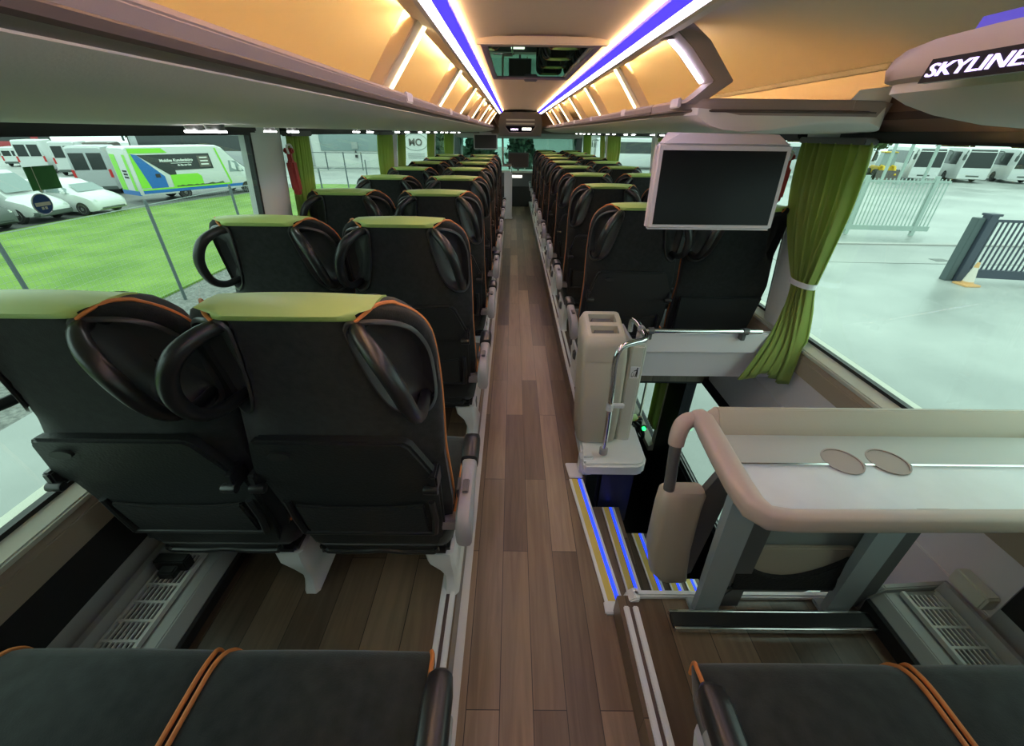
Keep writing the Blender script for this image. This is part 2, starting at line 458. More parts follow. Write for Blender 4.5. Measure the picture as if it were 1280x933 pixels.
# ------------------------------------------------------------------ luggage racks
def rack_profile(sd, lipx=.42, drop=0):
    return [(sd*1.20, 1.460), (sd*1.02, 1.457), (sd*.82, 1.457), (sd*.68, 1.459), (sd*.58, 1.465), (sd*.51, 1.476), (sd*.465, 1.489), (sd*.435, 1.503)]
def rack(sd, y0, y1, label, nose=None, nose1=None, ribs=(), lights=(), near=False):
    rk = thing('luggage_rack', label, 'luggage rack', (sd*.8, (y0+y1)/2, 1.455))
    b = MB(); under = rack_profile(sd)
    top = [(sd*.435, 1.526), (sd*.50, 1.522), (sd*.80, 1.512), (sd*1.0, 1.515), (sd*1.17, 1.56), (sd*1.20, 1.60)]
    prof = under+top
    def shrink(y, k, outer):
        out = []
        for (x, z) in prof:
            ax = abs(x)
            if outer:      # end whose outer corner is rounded back towards the wall
                xi, xo = .435+.04*(1-k), 1.2-.33*(1-k)
                ax2 = xi+(xo-xi)*(ax-.435)/.765
                if z < 1.51: z = z+(1.512-z)*(1-k)*min(1, max(0, (ax2-.55)/.34))**2
                else: z = 1.512+(z-1.512)*(.6+.4*k)
            else:          # blunt end with softened edges
                ax2 = 1.2-(1.2-ax)*(.96+.04*k); z = 1.51+(z-1.51)*(.70+.30*k)
            out.append((sd*ax2, y, z))
        return out
    rings = []
    Q = (0.0, .03, .08, .16, .3, .45, .62, .8, 1.0)
    def kk(q): return .22+.78*math.sqrt(max(0, 1-(1-q)**2))
    if nose: rings += [shrink(y0+nose*q, kk(q), True) for q in Q]
    else: rings.append([(x, y0, z) for x, z in prof])
    if nose1: rings += [shrink(y1-nose1*q, kk(q), False) for q in Q[::-1]]
    else: rings.append([(x, y1, z) for x, z in prof])
    b.loft(rings)
    part('shelf', b, 'liner', rk, angle=50)
    ya = y0+(nose or 0); yz = y1-(nose1 or 0)
    l = MB(); l.prism([(sd*.437, 1.504), (sd*.420, 1.512), (sd*.416, 1.538), (sd*.424, 1.547), (sd*.442, 1.545), (sd*.450, 1.520)], 'y', ya, yz, .002)
    if not nose1: part('lip', l, 'lip', rk, angle=50)
    g = MB(); g.prism([(sd*.4195, 1.510), (sd*.4155, 1.513), (sd*.4145, 1.5205), (sd*.4175, 1.523)], 'y', ya, yz)
    if not nose1: part('groove', g, 'groove', rk)
    for ns, ye, sg in ((nose, y0, 1),):   # lip and groove carried round the end
        if not ns: continue
        pts = [(sd*(1.2-(1.2-.43)*(.96+.04*kk(q))), ye+sg*ns*q) for q in Q]
        pts = [(sd*1.17, ye)]+pts
        if sg > 0:
            pts = [(sd*(1.2-.33*(1-kk(q))), ye+ns*q) for q in (.62, .3, .08, .03, 0)]+[(sd*.80, ye), (sd*.60, ye), (sd*.52, ye+.004), (sd*.465, ye+.03), (sd*.440, ye+.09), (sd*.432, ye+ns)]
        e = MB()
        e.loft([[(x, y, 1.504), (x-sd*.012, y-sg*.002, 1.512), (x-sd*.014, y-sg*.002, 1.538), (x-sd*.004, y, 1.547), (x+sd*.012, y, 1.545)] for x, y in pts])
        part('lip', e, 'lip', rk, angle=50)
        e = MB(); e.tube([(x-sd*.012, y-sg*.004, 1.515) for x, y in pts], .004, 6)
        part('groove', e, 'groove', rk)
    for yb in ribs:
        d = MB()
        # a flat strut from the lamp channel out to the shell and back to the lip
        pth = [(.352, 1.722), (.420, 1.672), (.505, 1.592), (.452, 1.548), (.430, 1.535), (.47, 1.530), (.500, 1.548), (.565, 1.592), (.470, 1.690), (.405, 1.732)]
        if not (near and yb < 1.7): pth = [(.350, 1.722), (.478, 1.560), (.462, 1.520), (.500, 1.520), (.520, 1.565), (.392, 1.734)]
        d.prism([(sd*x, z) for x, z in pth], 'y', yb-.06, yb+.03, .003)
        ob = part('divider', d, 'shell' if not (near and yb < 1.7) else 'lip', rk)
        e = MB()
        sp_ = [(.352, 1.7215), (.420, 1.6715), (.500, 1.5965), (.494, 1.5925), (.414, 1.6665), (.348, 1.7165)] if near and yb < 1.7 else [(.350, 1.722), (.478, 1.560), (.473, 1.556), (.345, 1.718)]
        e.prism([(sd*x, z) for x, z in sp_], 'y', yb+.014, yb+.032)
        part('light_strip', e, 'led_lav' if near and yb < 1.7 else 'led_rib', ob)
        if near and yb < 1.7:
            tb = MB(); tb.box(.345, .43, yb+.0, yb+.03, 1.70, 1.742); part('spill_blocker', tb, 'lip', ob)  # added tab, keeps the warm strip's light off the near shell
        k = MB(); k.box(min(sd*.414, sd*.424), max(sd*.414, sd*.424), yb-.04, yb+.04, 1.524, 1.550, .003)
        part('joint_cover', k, 'bezel', rk)
    for (x, y) in lights:
        q = MB(); q.lathe([(.0, 0), (.016, 0), (.018, .006), (.018, .016)], (sd*x, y, 1.447), n=10)
        q2 = part('reading_light', q, 'greyd', rk)
        q = MB()
        for i in range(-1, 2):
            q.box(sd*x-.012, sd*x+.012, y+i*.012-.005, y+i*.012+.005, 1.4435, 1.4475)
        part('lamp_lens', q, 'led_read', q2)
    return rk
LL = [(.79, 1.02), (.72, .98)]
for y in (1.55, 2.4, 3.25, 4.05, 4.85, 5.65, 6.4): LL += [(.90, y), (.84, y+.03)]
rack(-1, YB, 8.4, 'long open luggage rack on the left, its lit dividers glowing amber', None, None, [1.47, 2.42, 3.35, 4.3, 5.25, 6.3, 7.2], LL)
LR = []
for y in (2.6, 3.35, 4.15, 4.95, 5.8, 6.6, 7.4): LR += [(.95, y), (.89, y+.03)]
rack(1, 1.50, 8.4, 'luggage rack on the right above the seats ahead, rounded end over the hanging screen', .34, None, [1.58, 2.30, 3.22, 4.1, 5.0, 5.9, 6.8], LR, True)

rk = rack(1, YB, .735, 'near right luggage rack with a rounded nose and a panel of lit letters', None, .07)
fp = MB()                                            # taller padded fascia of the near rack
rings = []
for q, k in [(0, .3), (.03, .62), (.08, .82), (.16, .95), (.28, 1), (1, 1)]:
    y = .742-.62*q-(0 if q < 1 else 1.6)
    rings.append([(.435+.05*(1-k), y, 1.513), (.412+.05*(1-k), y, 1.518), (.408+.05*(1-k), y, 1.52+.018*k), (.414+.05*(1-k), y, 1.523+.034*k), (.45+.03*(1-k), y, 1.525+.036*k), (.50, y, 1.53)])
fp.loft(rings); part('fascia', fp, 'beigew', rk, angle=60)
sp = MB(); sp.prism([(YB+.6, 1.508), (.625, 1.508), (.617, 1.5315), (YB+.6, 1.5315)], 'x', .400, .409)
so = part('sign_panel', sp, 'signblack', rk)
tx, tf = text_mesh('SKYLINER', (.0185), .002, .0001, .25, 'LEFT')
lt = MB(); lt.add(tx, tf, 0, frame_mx((.3985, .618, 1.5192), (0, -1, 0), (0, 0, 1)) @ Matrix.Scale(1.62, 4, (1, 0, 0)))
part('lettering', lt, 'sign_lit', so)
bs = MB(); bs.prism([(.436, 1.558), (.440, 1.572), (.478, 1.572), (.50, 1.560), (.50, 1.55), (.45, 1.552)], 'y', YB+.6, .62)
part('blue_strip', bs, 'led_violet', rk)
# ------------------------------------------------------------------ seats (local: x right, y forward, z up from the podium)
DZ = .12
HW = [(.34, .150), (.38, .17), (.44, .205), (.5, .22), (.6, .229), (.75, .228), (.95, .227), (1.06, .228), (1.11, .224), (1.145, .214), (1.167, .198), (1.181, .180), (1.19, .158)]
LEAF = [(.101, 1.163), (.112, 1.172), (.150, 1.170), (.184, 1.156), (.206, 1.130), (.221, 1.077), (.223, 1.002), (.219, .950), (.204, .928), (.178, .930), (.145, .960), (.123, 1.016), (.107, 1.089), (.098, 1.147)]
LC = (.168, 1.06)
def cr_closed(P, k):
    out = []; n = len(P)
    for i in range(n):
        p0, p1, p2, p3 = P[i-1], P[i], P[(i+1) % n], P[(i+2) % n]
        for j in range(k):
            t = j/k
            out.append(tuple(.5*((2*p1[a])+(p2[a]-p0[a])*t+(2*p0[a]-5*p1[a]+4*p2[a]-p3[a])*t*t+(3*p1[a]-p0[a]-3*p2[a]+p3[a])*t**3) for a in (0, 1)))
    return out
LEAFS = cr_closed(LEAF, 3)
def inside(x, z):
    x = abs(x); c = False; P = LEAF; j = len(P)-1
    for i in range(len(P)):
        if ((P[i][1] > z) != (P[j][1] > z)) and (x < (P[j][0]-P[i][0])*(z-P[i][1])/(P[j][1]-P[i][1])+P[i][0]): c = not c
        j = i
    return c
def dist_leaf(x, z):
    x = abs(x); d = 9
    for a, b in zip(LEAF, LEAF[1:]+LEAF[:1]):
        q, t = intersect_point_line((x, z, 0), (*a, 0), (*b, 0)); t = min(1, max(0, t))
        d = min(d, math.hypot(x-a[0]-(b[0]-a[0])*t, z-a[1]-(b[1]-a[1])*t))
    return d
def y_rear(x, z, dish=True):
    y = .2*(1.217-z)
    k = min(1, max(0, (z-.80)/.15))
    y += (.075*k+.02*(1-k))*max(0, (abs(x)-.10)/.125)**2
    if z > 1.14: y += .8*(z-1.14)**2*max(0, (abs(x)-.1)/.1)*10
    if dish and inside(x, z): y += .046*min(1, dist_leaf(x, z)/.024)
    return y
def seat_meshes():
    S = {}
    # backrest
    zs = [.34+(1.19-.34)*i/52 for i in range(53)]
    b = MB(); rings = []
    for z in zs:
        w = lerp(HW, z); yc = .2*(1.217-z)
        rear = [(-w+2*w*i/44, 0) for i in range(45)]
        ring = [(x, y_rear(x, z), z-DZ) for x, _ in rear]
        top = min(1, max(0, (1.19-z)/.05)); th = .062+.040*math.sqrt(top)
        for i in range(23):
            x = w-2*w*i/22; u = abs(x)/w
            f = yc+th+.035*math.exp(-((u-.78)/.16)**2)*(.35+.65*min(1, max(0, (z-.4)/.1)))
            f = max(f, y_rear(x, z, False)+.02)
            if u > .93: f = y_rear(x, z, False)+.02+(f-y_rear(x, z, False)-.02)*math.sqrt(max(0, 1-((u-.93)/.07)**2))
            ring.append((x, f, z-DZ))
        rings.append(ring)
    b.loft(rings); S['backrest'] = b.mesh('backrest', 'fabric', angle=70)
    # green headrest cap
    b = MB(); rings = []
    for i in range(17):
        u = -1+2*i/16; e = 1.5-.6*abs(u)**6
        xt, xb = .148*u, .120*u
        pr = [(xb, y_rear(xb, 1.176, False)-.005*e, 1.176), (xb*.98, y_rear(xb, 1.184, False)-.008*e, 1.187), (xt, .012, 1.1945), (xt, .026, 1.199-.004*u*u), (xt, .050, 1.201-.005*u*u), (xt, .080, 1.199-.005*u*u), (xt, .103, 1.187), (xt, .118+.02*abs(u), 1.14), (xt*1.02, .135+.02*abs(u), 1.03), (xt, .128, 1.03), (xt, .105, 1.14)]
        rings.append([(x, y, z-DZ) for x, y, z in pr])
    b.loft(rings); S['headrest'] = b.mesh('headrest', 'green', angle=60)
    # piping
    for s in (-1, 1):
        b = MB()
        pts = []
        for x, z, dy in [(.120, 1.174, -.007), (.134, 1.184, -.004), (.152, 1.193, .012), (.170, 1.189, .022)]: pts.append((s*x, y_rear(x, min(z, 1.18), False)+dy, z-DZ))
        for z in (1.181, 1.163, 1.135, 1.09, 1.0, .9, .8, .7, .6, .52):
            w = lerp(HW, z); pts.append((s*(w-.003), y_rear(w, z, False)+.024+.02*min(1, (1.19-z)/.4), z-DZ))
        b.tube(pts, .0034, 6, 3); S['piping%d' % s] = b.mesh('piping', 'orange')
    # leaf recess and grab bar
    for s in (-1, 1):
        b = MB(); rings = []
        for k, off in [(1.03, -.004), (1.0, -.009), (.955, -.009), (.92, -.001), (.8, -.003), (.5, -.003), (.15, -.003)]:
            ring = []
            for x, z in LEAFS:
                xx = LC[0]+(x-LC[0])*k; zz = LC[1]+(z-LC[1])*k
                w = lerp(HW, min(zz, 1.2)); xx = min(xx, w-.001)
                ring.append((s*xx, y_rear(xx, zz, k < .95)+off, zz-DZ))
            rings.append(ring)
        b.loft(rings, cap=False)
        b.add(rings[-1], [tuple(range(len(rings[-1])))])
        S['recess%d' % s] = b.mesh('handle_recess', 'recess', angle=50)
        b = MB()
        P = [(.114, 1.160, .012), (.132, 1.158, -.026), (.164, 1.132, -.062), (.190, 1.082, -.078), (.201, 1.03, -.074), (.204, .985, -.050), (.202, .960, .0), (.196, .956, .07)]
        b.tube([(s*x, .2*(1.217-z)+dy, z-DZ) for x, z, dy in P], [.012, .0145, .0165, .0165, .0155, .014, .013, .012], 12, 4)
        S['bar%d' % s] = b.mesh('grab_handle', 'blackp')
    # lower shell, tray, pocket
    def slab(poly, d0, d1, r, name, m, mi=None):
        b = MB(); vs, fs = MB().prism(poly, 'y', d1, d0, r).v, None
        t = MB(); t.prism(poly, 'y', d1, d0, r)
        t.v = [(x, .2*(1.217-z)+d, z-DZ) for x, d, z in t.v]
        return t.mesh(name, m)
    S['shell'] = slab([(-.214, .74), (.214, .74), (.205, .52), (.185, .42), (.155, .362), (-.155, .362), (-.185, .42), (-.205, .52)], .005, -.012, .006, 'back_shell', 'blackp2')
    S['tray'] = slab([(-.168, .882), (.150, .882), (.168, .868), (.206, .775), (.204, .745), (.186, .728), (-.186, .728), (-.204, .745), (-.206, .775), (-.180, .866)], .004, -.028, .007, 'tray_table', 'blackp2')
    S['tray_lip'] = None
    t = MB(); t.lathe([(0, -.004), (.011, -.004), (.011, .004), (0, .004)], (0, 0, 0), 'y', 14)
    t.v = [(x*2.2-.115, .2*(1.217-.845)-.037+y, z+.845-DZ) for x, y, z in t.v]
    S['latch'] = t.mesh('tray_latch', 'rubber')
    for s in (-1, 1):
        t = MB(); t.lathe([(0, 0), (.010, .001), (.012, .006), (.012, .034), (0, .036)], (0, 0, 0), 'x', 12)
        t.v = [(s*(x+.182), .2*(1.217-.735)-.046+y, z+.735-DZ) for x, y, z in t.v]
        t.box(min(s*.196, s*.216), max(s*.196, s*.216), .2*(1.217-.75)-.045, .2*(1.217-.75)+.01, .725-DZ, .775-DZ, .005)
        S['hinge%d' % s] = t.mesh('tray_hinge', 'blackp')
    S['net'] = slab([(-.165, .632), (-.08, .618), (.08, .618), (.165, .632), (.165, .50), (-.165, .50)], -.012, -.026, .005, 'pocket_net', 'net')
    t = MB(); t.tube([(x, .2*(1.217-.497)-.026, .497-DZ) for x in (-.178, -.1, .1, .178)], .0065, 8)
    for s in (-1, 1): t.tube([(s*.178, .2*(1.217-.497)-.024, .497-DZ), (s*.186, .2*(1.217-.56)-.018, .56-DZ), (s*.184, .2*(1.217-.64)-.014, .64-DZ)], .009, 8)
    S['pbar'] = t.mesh('pocket_bar', 'blackp')
    t = MB(); t.tube([(-.165, .155, .385-DZ), (-.158, .155, .366-DZ), (-.06, .158, .360-DZ), (-.02, .158, .366-DZ), (.02, .158, .366-DZ), (.06, .158, .360-DZ), (.158, .155, .366-DZ), (.165, .155, .385-DZ)], .008, 8, 2)
    S['rim'] = t.mesh('bottom_rim', 'blackp')
    # cushion
    b = MB(); rings = []
    def section(y, w, z0, z1, r, crown):
        ring = []
        for i in range(13):
            u = -1+2*i/12; ring.append((u*(w-r), y, z1+crown*(1-u*u)))
        for k in range(1, 4):
            a = PI/2*k/4; ring.append((w-r+r*math.sin(a), y, z1-r+r*math.cos(a)))
        ring += [(w, y, z1-r), (w-.008, y, (z0+z1)/2), (w-.02, y, z0+.012), (w-.035, y, z0)]
        ring += [(-w+.035, y, z0), (-w+.02, y, z0+.012), (-w+.008, y, (z0+z1)/2), (-w, y, z1-r)]
        for k in range(3, 0, -1):
            a = PI/2*k/4; ring.append((-w+r-r*math.sin(a), y, z1-r+r*math.cos(a)))
        return [(x, yy, z-DZ) for x, yy, z in ring]
    W = .228
    for y, w, z0, z1, cwn in [(.15, W-.03, .40, .47, 0), (.17, W-.01, .375, .487, .004), (.20, W, .36, .492, .008), (.32, W, .352, .497, .010), (.44, W, .352, .500, .010), (.50, W, .355, .499, .009), (.53, W, .362, .493, .008), (.548, W-.004, .372, .484, .006), (.560, W-.010, .388, .468, .004), (.565, W-.022, .405, .448, .002)]:
        rings.append(section(y, w, z0, z1, .014, cwn))
    b.loft(rings); S['cushion'] = b.mesh('seat_cushion', 'fabric2', angle=55)
    for s in (-1, 1):
        b = MB(); b.tube([(s*(W-.012), .17, .484-DZ), (s*(W-.004), .21, .494-DZ), (s*(W-.004), .32, .499-DZ), (s*(W-.004), .46, .501-DZ), (s*(W-.004), .51, .499-DZ), (s*(W-.006), .54, .489-DZ), (s*(W-.012), .557, .474-DZ), (s*(W-.016), .565, .45-DZ), (s*(W-.02), .566, .41-DZ)], .0048, 8, 3)
        S['cpip%d' % s] = b.mesh('cushion_piping', 'orange')
    t = MB(); t.box(-.20, .20, .17, .54, .325-DZ, .362-DZ, .012); S['pan'] = t.mesh('seat_pan', 'blackp')
    t = MB(); t.box(-.226, .215, .24, .29, .275-DZ, .325-DZ, .006); t.box(-.226, .215, .42, .46, .285-DZ, .325-DZ, .006); S['beam'] = t.mesh('crossbeam', 'greyd')
    # aisle-side pedestal (side s), armrest
    for s in (-1, 1):
        b = MB(); rings = []
        for z, x, hw, ya, yb in [(.33, .165, .045, .17, .50), (.29, .170, .042, .165, .48), (.25, .186, .028, .17, .44), (.20, .190, .022, .185, .41), (.16, .188, .021, .185, .40), (.134, .190, .024, .175, .41), (.120, .190, .026, .17, .42)]:
            rings.append([(s*(x-hw), ya+.012, z-DZ), (s*(x-hw+.01), ya, z-DZ), (s*(x+hw-.01), ya, z-DZ), (s*(x+hw), ya+.012, z-DZ), (s*(x+hw), yb-.012, z-DZ), (s*(x+hw-.01), yb, z-DZ), (s*(x-hw+.01), yb, z-DZ), (s*(x-hw), yb-.012, z-DZ)])
        b.loft(rings); S['leg%d' % s] = b.mesh('leg', 'white', angle=40)
        def sec(c, w, h, n=12):
            out = []
            for k in range(n):
                a = 2*PI*k/n; ca, sa = math.cos(a), math.sin(a)
                out.append((s*(c[0]+w*math.copysign(abs(ca)**.6, ca)), c[1], c[2]-DZ+h*math.copysign(abs(sa)**.6, sa)))
            return out
        b = MB(); x = .262
        b.loft([sec((x, .075, .53), .012, .02), sec((x, .082, .535), .022, .045), (sec((x, .10, .545), .023, .056)), sec((x, .14, .56), .023, .048), sec((x, .19, .575), .022, .036), sec((x, .26, .588), .022, .028), sec((x, .375, .600), .024, .025), sec((x, .385, .60), .018, .018)])
        b.box(min(s*.19, s*.25), max(s*.19, s*.25), .13, .17, .49-DZ, .53-DZ, .006)
        S['arm%d' % s] = b.mesh('armrest', 'grey', angle=45)
        b = MB()
        b.loft([sec((x, .285, .604), .0255, .026), sec((x, .30, .606), .0265, .028), sec((x, .36, .610), .0265, .027), sec((x, .388, .606), .025, .025), sec((x, .400, .600), .018, .016)])
        S['armpad%d' % s] = b.mesh('armrest_pad', 'blackp', angle=50)
        b = MB(); b.box(min(s*(x-.027), s*(x-.02)), max(s*(x-.027), s*(x-.02)), .18, .23, .565-DZ, .60-DZ, .002); b.box(s*x-.009, s*x+.009, .155, .205, .5985-DZ+.012, .6-DZ+.019, .003)
        S['armbtn%d' % s] = b.mesh('recline_button', 'greyd')
        # longer black rest used on the rear row
        b = MB()
        b.loft([sec((x, .075, .55), .012, .02), sec((x, .09, .555), .024, .045), sec((x, .16, .585), .026, .04), sec((x, .28, .605), .027, .03), sec((x, .42, .612), .026, .027), sec((x, .452, .610), .022, .022), sec((x, .464, .606), .012, .012)])
        S['armb%d' % s] = b.mesh('armrest', 'blackp', angle=50)
        b = MB(); b.loft([sec((x+.021, .12, .545), .009, .03), sec((x+.021, .22, .57), .009, .03), sec((x+.019, .40, .585), .008, .018)]); S['armlow%d' % s] = b.mesh('armrest_side', 'grey')
    t = MB(); t.box(-.30, -.19, .22, .48, .325-DZ, .352-DZ, .006); S['bracket-1'] = t.mesh('wall_bracket', 'greyd')
    t = MB(); t.box(.19, .30, .22, .48, .325-DZ, .352-DZ, .006); S['bracket1'] = t.mesh('wall_bracket', 'greyd')
    return S
SM = seat_meshes()
def make_seat(loc, label, group, aisle=0, wall=0, rear=False, leg=True, plain=False):
    """aisle: side (+1/-1) that carries the pedestal and armrest; wall: side fixed to the wall"""
    r = thing('coach_chair', label, 'seat', loc, 0, group)
    P = lambda k, n, par=r, lb=None: part(n, SM[k], None, par, lb)
    br = P('backrest', 'backrest'); P('headrest', 'headrest', lb='green leather headrest cap')
    for s in (-1, 1):
        P('piping%d' % s, 'piping', br)
        if not (plain and s == wall): rc = P('recess%d' % s, 'handle_recess'); P('bar%d' % s, 'grab_handle', rc)
    P('shell', 'back_shell'); P('rim', 'bottom_rim')
    if not plain:
        t = P('tray', 'tray_table'); P('latch', 'tray_latch', t)
        for s in (-1, 1): P('hinge%d' % s, 'tray_hinge', t)
        n = P('net', 'pocket_net'); P('pbar', 'pocket_bar', n)
    c = P('cushion', 'seat_cushion')
    for s in (-1, 1): P('cpip%d' % s, 'cushion_piping', c)
    P('pan', 'seat_pan'); P('beam', 'crossbeam')
    if aisle:
        P('leg%d' % aisle, 'leg', lb='white pedestal leg')
        if rear:
            a = P('armb%d' % aisle, 'armrest'); P('armlow%d' % aisle, 'armrest_side', a)
        else:
            a = P('arm%d' % aisle, 'armrest', lb='grey plastic armrest'); P('armpad%d' % aisle, 'armrest_pad', a); P('armbtn%d' % aisle, 'recline_button', a)
    if wall:
        P('bracket%d' % wall, 'wall_bracket')
        if leg: P('leg%d' % -wall, 'leg', lb='white pedestal leg')
    return r
ORD = ['first', 'second', 'third', 'fourth', 'fifth', 'sixth', 'seventh', 'eighth', 'ninth']
GL, GR = 'coach seats left of the aisle', 'coach seats right of the aisle'
la = lw = ra = rw = None
for i in range(8):
    y = .626+.78*i
    if i == 0: lb1 = 'large black seat with green cap nearest the camera, left edge of the aisle'; lb2 = 'black seat with green cap, cut by the left photo edge in the nearest row'
    else:
        lb1 = 'black seat with green cap, aisle side of the left block, %s row from camera' % ORD[i]
        lb2 = 'black seat with green cap, window side of the left block, %s row from camera' % ORD[i]
    if la is None:
        la = make_seat((-.487, y, .12), lb1, GL, 1, 0); lw = make_seat((-.952, y, .12), lb2, GL, 0, -1)
    else:
        dup(la, (-.487, y, .12), 0, lb1); dup(lw, (-.952, y, .12), 0, lb2)
for i in range(9):
    y = 1.95+.83*i
    if i == 0: lb1 = 'black seat on the aisle right behind the beige waste bin'; lb2 = 'black seat below the large hanging screen, beside the green curtain'
    else:
        lb1 = 'black seat with green cap, aisle side of the right block, %s row from camera' % ORD[i]
        lb2 = 'black seat with green cap, window side of the right block, %s row from camera' % ORD[i]
    if ra is None:
        ra = make_seat((.50, y, .10), lb1, GR, -1, 0); make_seat((.99, y, .10), lb2, GR, 0, 1, False, False, True)
    elif rw is None:
        dup(ra, (.50, y, .10), 0, lb1); rw = make_seat((.965, y, .10), lb2, GR, 0, 1)
    else:
        dup(ra, (.50, y, .10), 0, lb1); dup(rw, (.965, y, .10), 0, lb2)
make_seat((-.487, -.100, .12), 'black seat with orange piped cushion at the bottom edge, left of the aisle', GL, 1, 0, True)
make_seat((-.952, -.100, .12), 'black seat cushion in the bottom left corner beside the left heater', GL, 0, -1)
make_seat((.52, -.110, .10), 'black seat with orange piped cushion at the bottom, between aisle and fixed table', GR, -1, 0, True)
make_seat((.985, -.110, .10), 'black seat cushion in the bottom right corner, by the right heater', GR, 0, 1)
# ------------------------------------------------------------------ stairwell and lower deck
st = thing('staircase', 'dark stairs dropping right of the aisle, yellow and blue lit step edges', 'stairs', (.6, 1.14, -1.0))
for k in range(5):
    z = -.20*(k+1); xa = .235+.185*k if k else .19; xb = .455+.185*k
    s = MB(); s.box(xa, xb, .83, 1.455, z-.03, z); s.box(xa, xa+.015, .83, 1.455, z, z+.17)
    stp = part('step', s, 'woodd', st)
    # nosing of this step
    x1, x2 = xb-.055, xb-.025
    for nm, a, b, ma in (('anti_slip_strip', -.052, -.026, 'yellow'), ('edge_light', -.022, -.012, 'led_step'), ('nosing', -.060, -.052, 'white'), ('nosing', -.010, .002, 'white')):
        q = MB(); q.prism([(xb+a, .84), (xb+b, .84), (xb+b-.028, 1.45), (xb+a-.028, 1.45)], 'z', z-.004, z+.006)
        part(nm, q, ma, stp)
for nm, a, b, ma in (('anti_slip_strip', .012, .040, 'yellow'), ('edge_light', .044, .054, 'led_step'), ('nosing', .0, .012, 'white'), ('nosing', .056, .066, 'white')):
    q = MB(); o = -.022
    q.prism([(.262+o+a, .845), (.262+o+b, .845), (.205+o+b, 1.445), (.205+o+a, 1.445)], 'z', -.012, .007)
    part(nm, q, ma, st)
rs = MB(); rs.prism([(.262, .845), (.285, .845), (.228, 1.445), (.205, 1.445)], 'z', -.2, -.012); part('riser', rs, 'woodd', st)
# dark lining round the stairwell and the lower saloon
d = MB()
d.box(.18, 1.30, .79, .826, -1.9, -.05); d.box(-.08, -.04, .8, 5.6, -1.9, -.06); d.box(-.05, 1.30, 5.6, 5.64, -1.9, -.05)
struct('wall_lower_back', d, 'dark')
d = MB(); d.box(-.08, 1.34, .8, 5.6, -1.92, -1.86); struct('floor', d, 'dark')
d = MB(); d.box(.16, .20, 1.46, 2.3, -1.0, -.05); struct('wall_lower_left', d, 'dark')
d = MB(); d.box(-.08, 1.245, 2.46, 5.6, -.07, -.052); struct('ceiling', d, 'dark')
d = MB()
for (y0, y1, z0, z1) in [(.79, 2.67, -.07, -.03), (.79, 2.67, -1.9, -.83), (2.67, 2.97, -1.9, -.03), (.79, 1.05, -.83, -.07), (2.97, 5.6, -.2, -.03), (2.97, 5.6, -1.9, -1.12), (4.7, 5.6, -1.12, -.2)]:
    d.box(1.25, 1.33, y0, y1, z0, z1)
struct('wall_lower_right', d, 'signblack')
d = MB(); d.prism([(1.20, -1.14), (1.20, -1.09), (1.25, -1.05), (1.25, -1.14)], 'y', 2.97, 5.6); d.box(1.24, 1.252, 2.97, 3.02, -1.1, -.1); d.box(1.238, 1.25, 3.42, 3.46, -1.1, -.1)
struct('trim_50', d, 'cream')
for k, (y0, y1, z0, z1) in enumerate([(1.05, 2.67, -.83, -.07), (2.97, 4.7, -1.12, -.2)]):
    g = MB(); g.box(1.285, 1.291, y0, y1, z0, z1); wn = struct('window_%d' % (40+k), g, 'glass')
    if k == 0:
        e = MB(); e.box(1.272, 1.284, y0, y1, -.795, -.775); e.box(1.272, 1.284, y0, y1, -.825, -.81)
        part('glazing_bar', e, 'greyd', wn)
for i, (y, z, s) in enumerate([(2.22, -.15, .05), (2.13, -.29, .055)]):
    q = MB(); q.box(1.276, 1.279, y-s, y+s*.5, z-s*.5, z+s*.5)
    solo('window_sticker', q, 'stk_green' if i == 0 else 'stk_black', ['small green sticker near the top of the lower door window', 'small dark sticker on the lower door window, under the green one'][i], 'sticker')
# header under the first right-hand seats
t = MB(); t.box(.50, 1.283, 1.765, 1.80, .535, .640, .005); struct('trim_51', t, 'wallw')
t = MB(); t.prism([(1.79, .545), (1.82, .37), (2.42, .10), (2.45, .128), (1.86, .385), (1.81, .56)], 'x', .50, 1.283); struct('ceiling', t, 'wallw')
t = MB(); t.box(.50, 1.25, 2.405, 2.449, .03, .125, .006); struct('trim_52', t, 'wallw')
t = MB(); t.box(.494, .506, 1.765, 2.45, -.04, .56); struct('trim_53', t, 'wallw')

# chrome rail behind the first right-hand seats
g = thing('grab_rail', 'horizontal chrome grab rail on the white stair header behind the seats', 'rail', (.75, 1.74, .63))
t = MB(); t.tube([(.50, 1.735, .664), (1.06, 1.735, .664)], .011, 12); part('rail', t, 'chrome', g)
for x in (.545, .985):
    t = MB(); t.lathe([(0, -.012), (.016, -.012), (.016, .012), (0, .012)], (x, 1.735, .664), 'x', 12); t.box(x-.01, x+.01, 1.735, 1.77, .615, .664, .003)
    part('clamp', t, 'greyd', g)

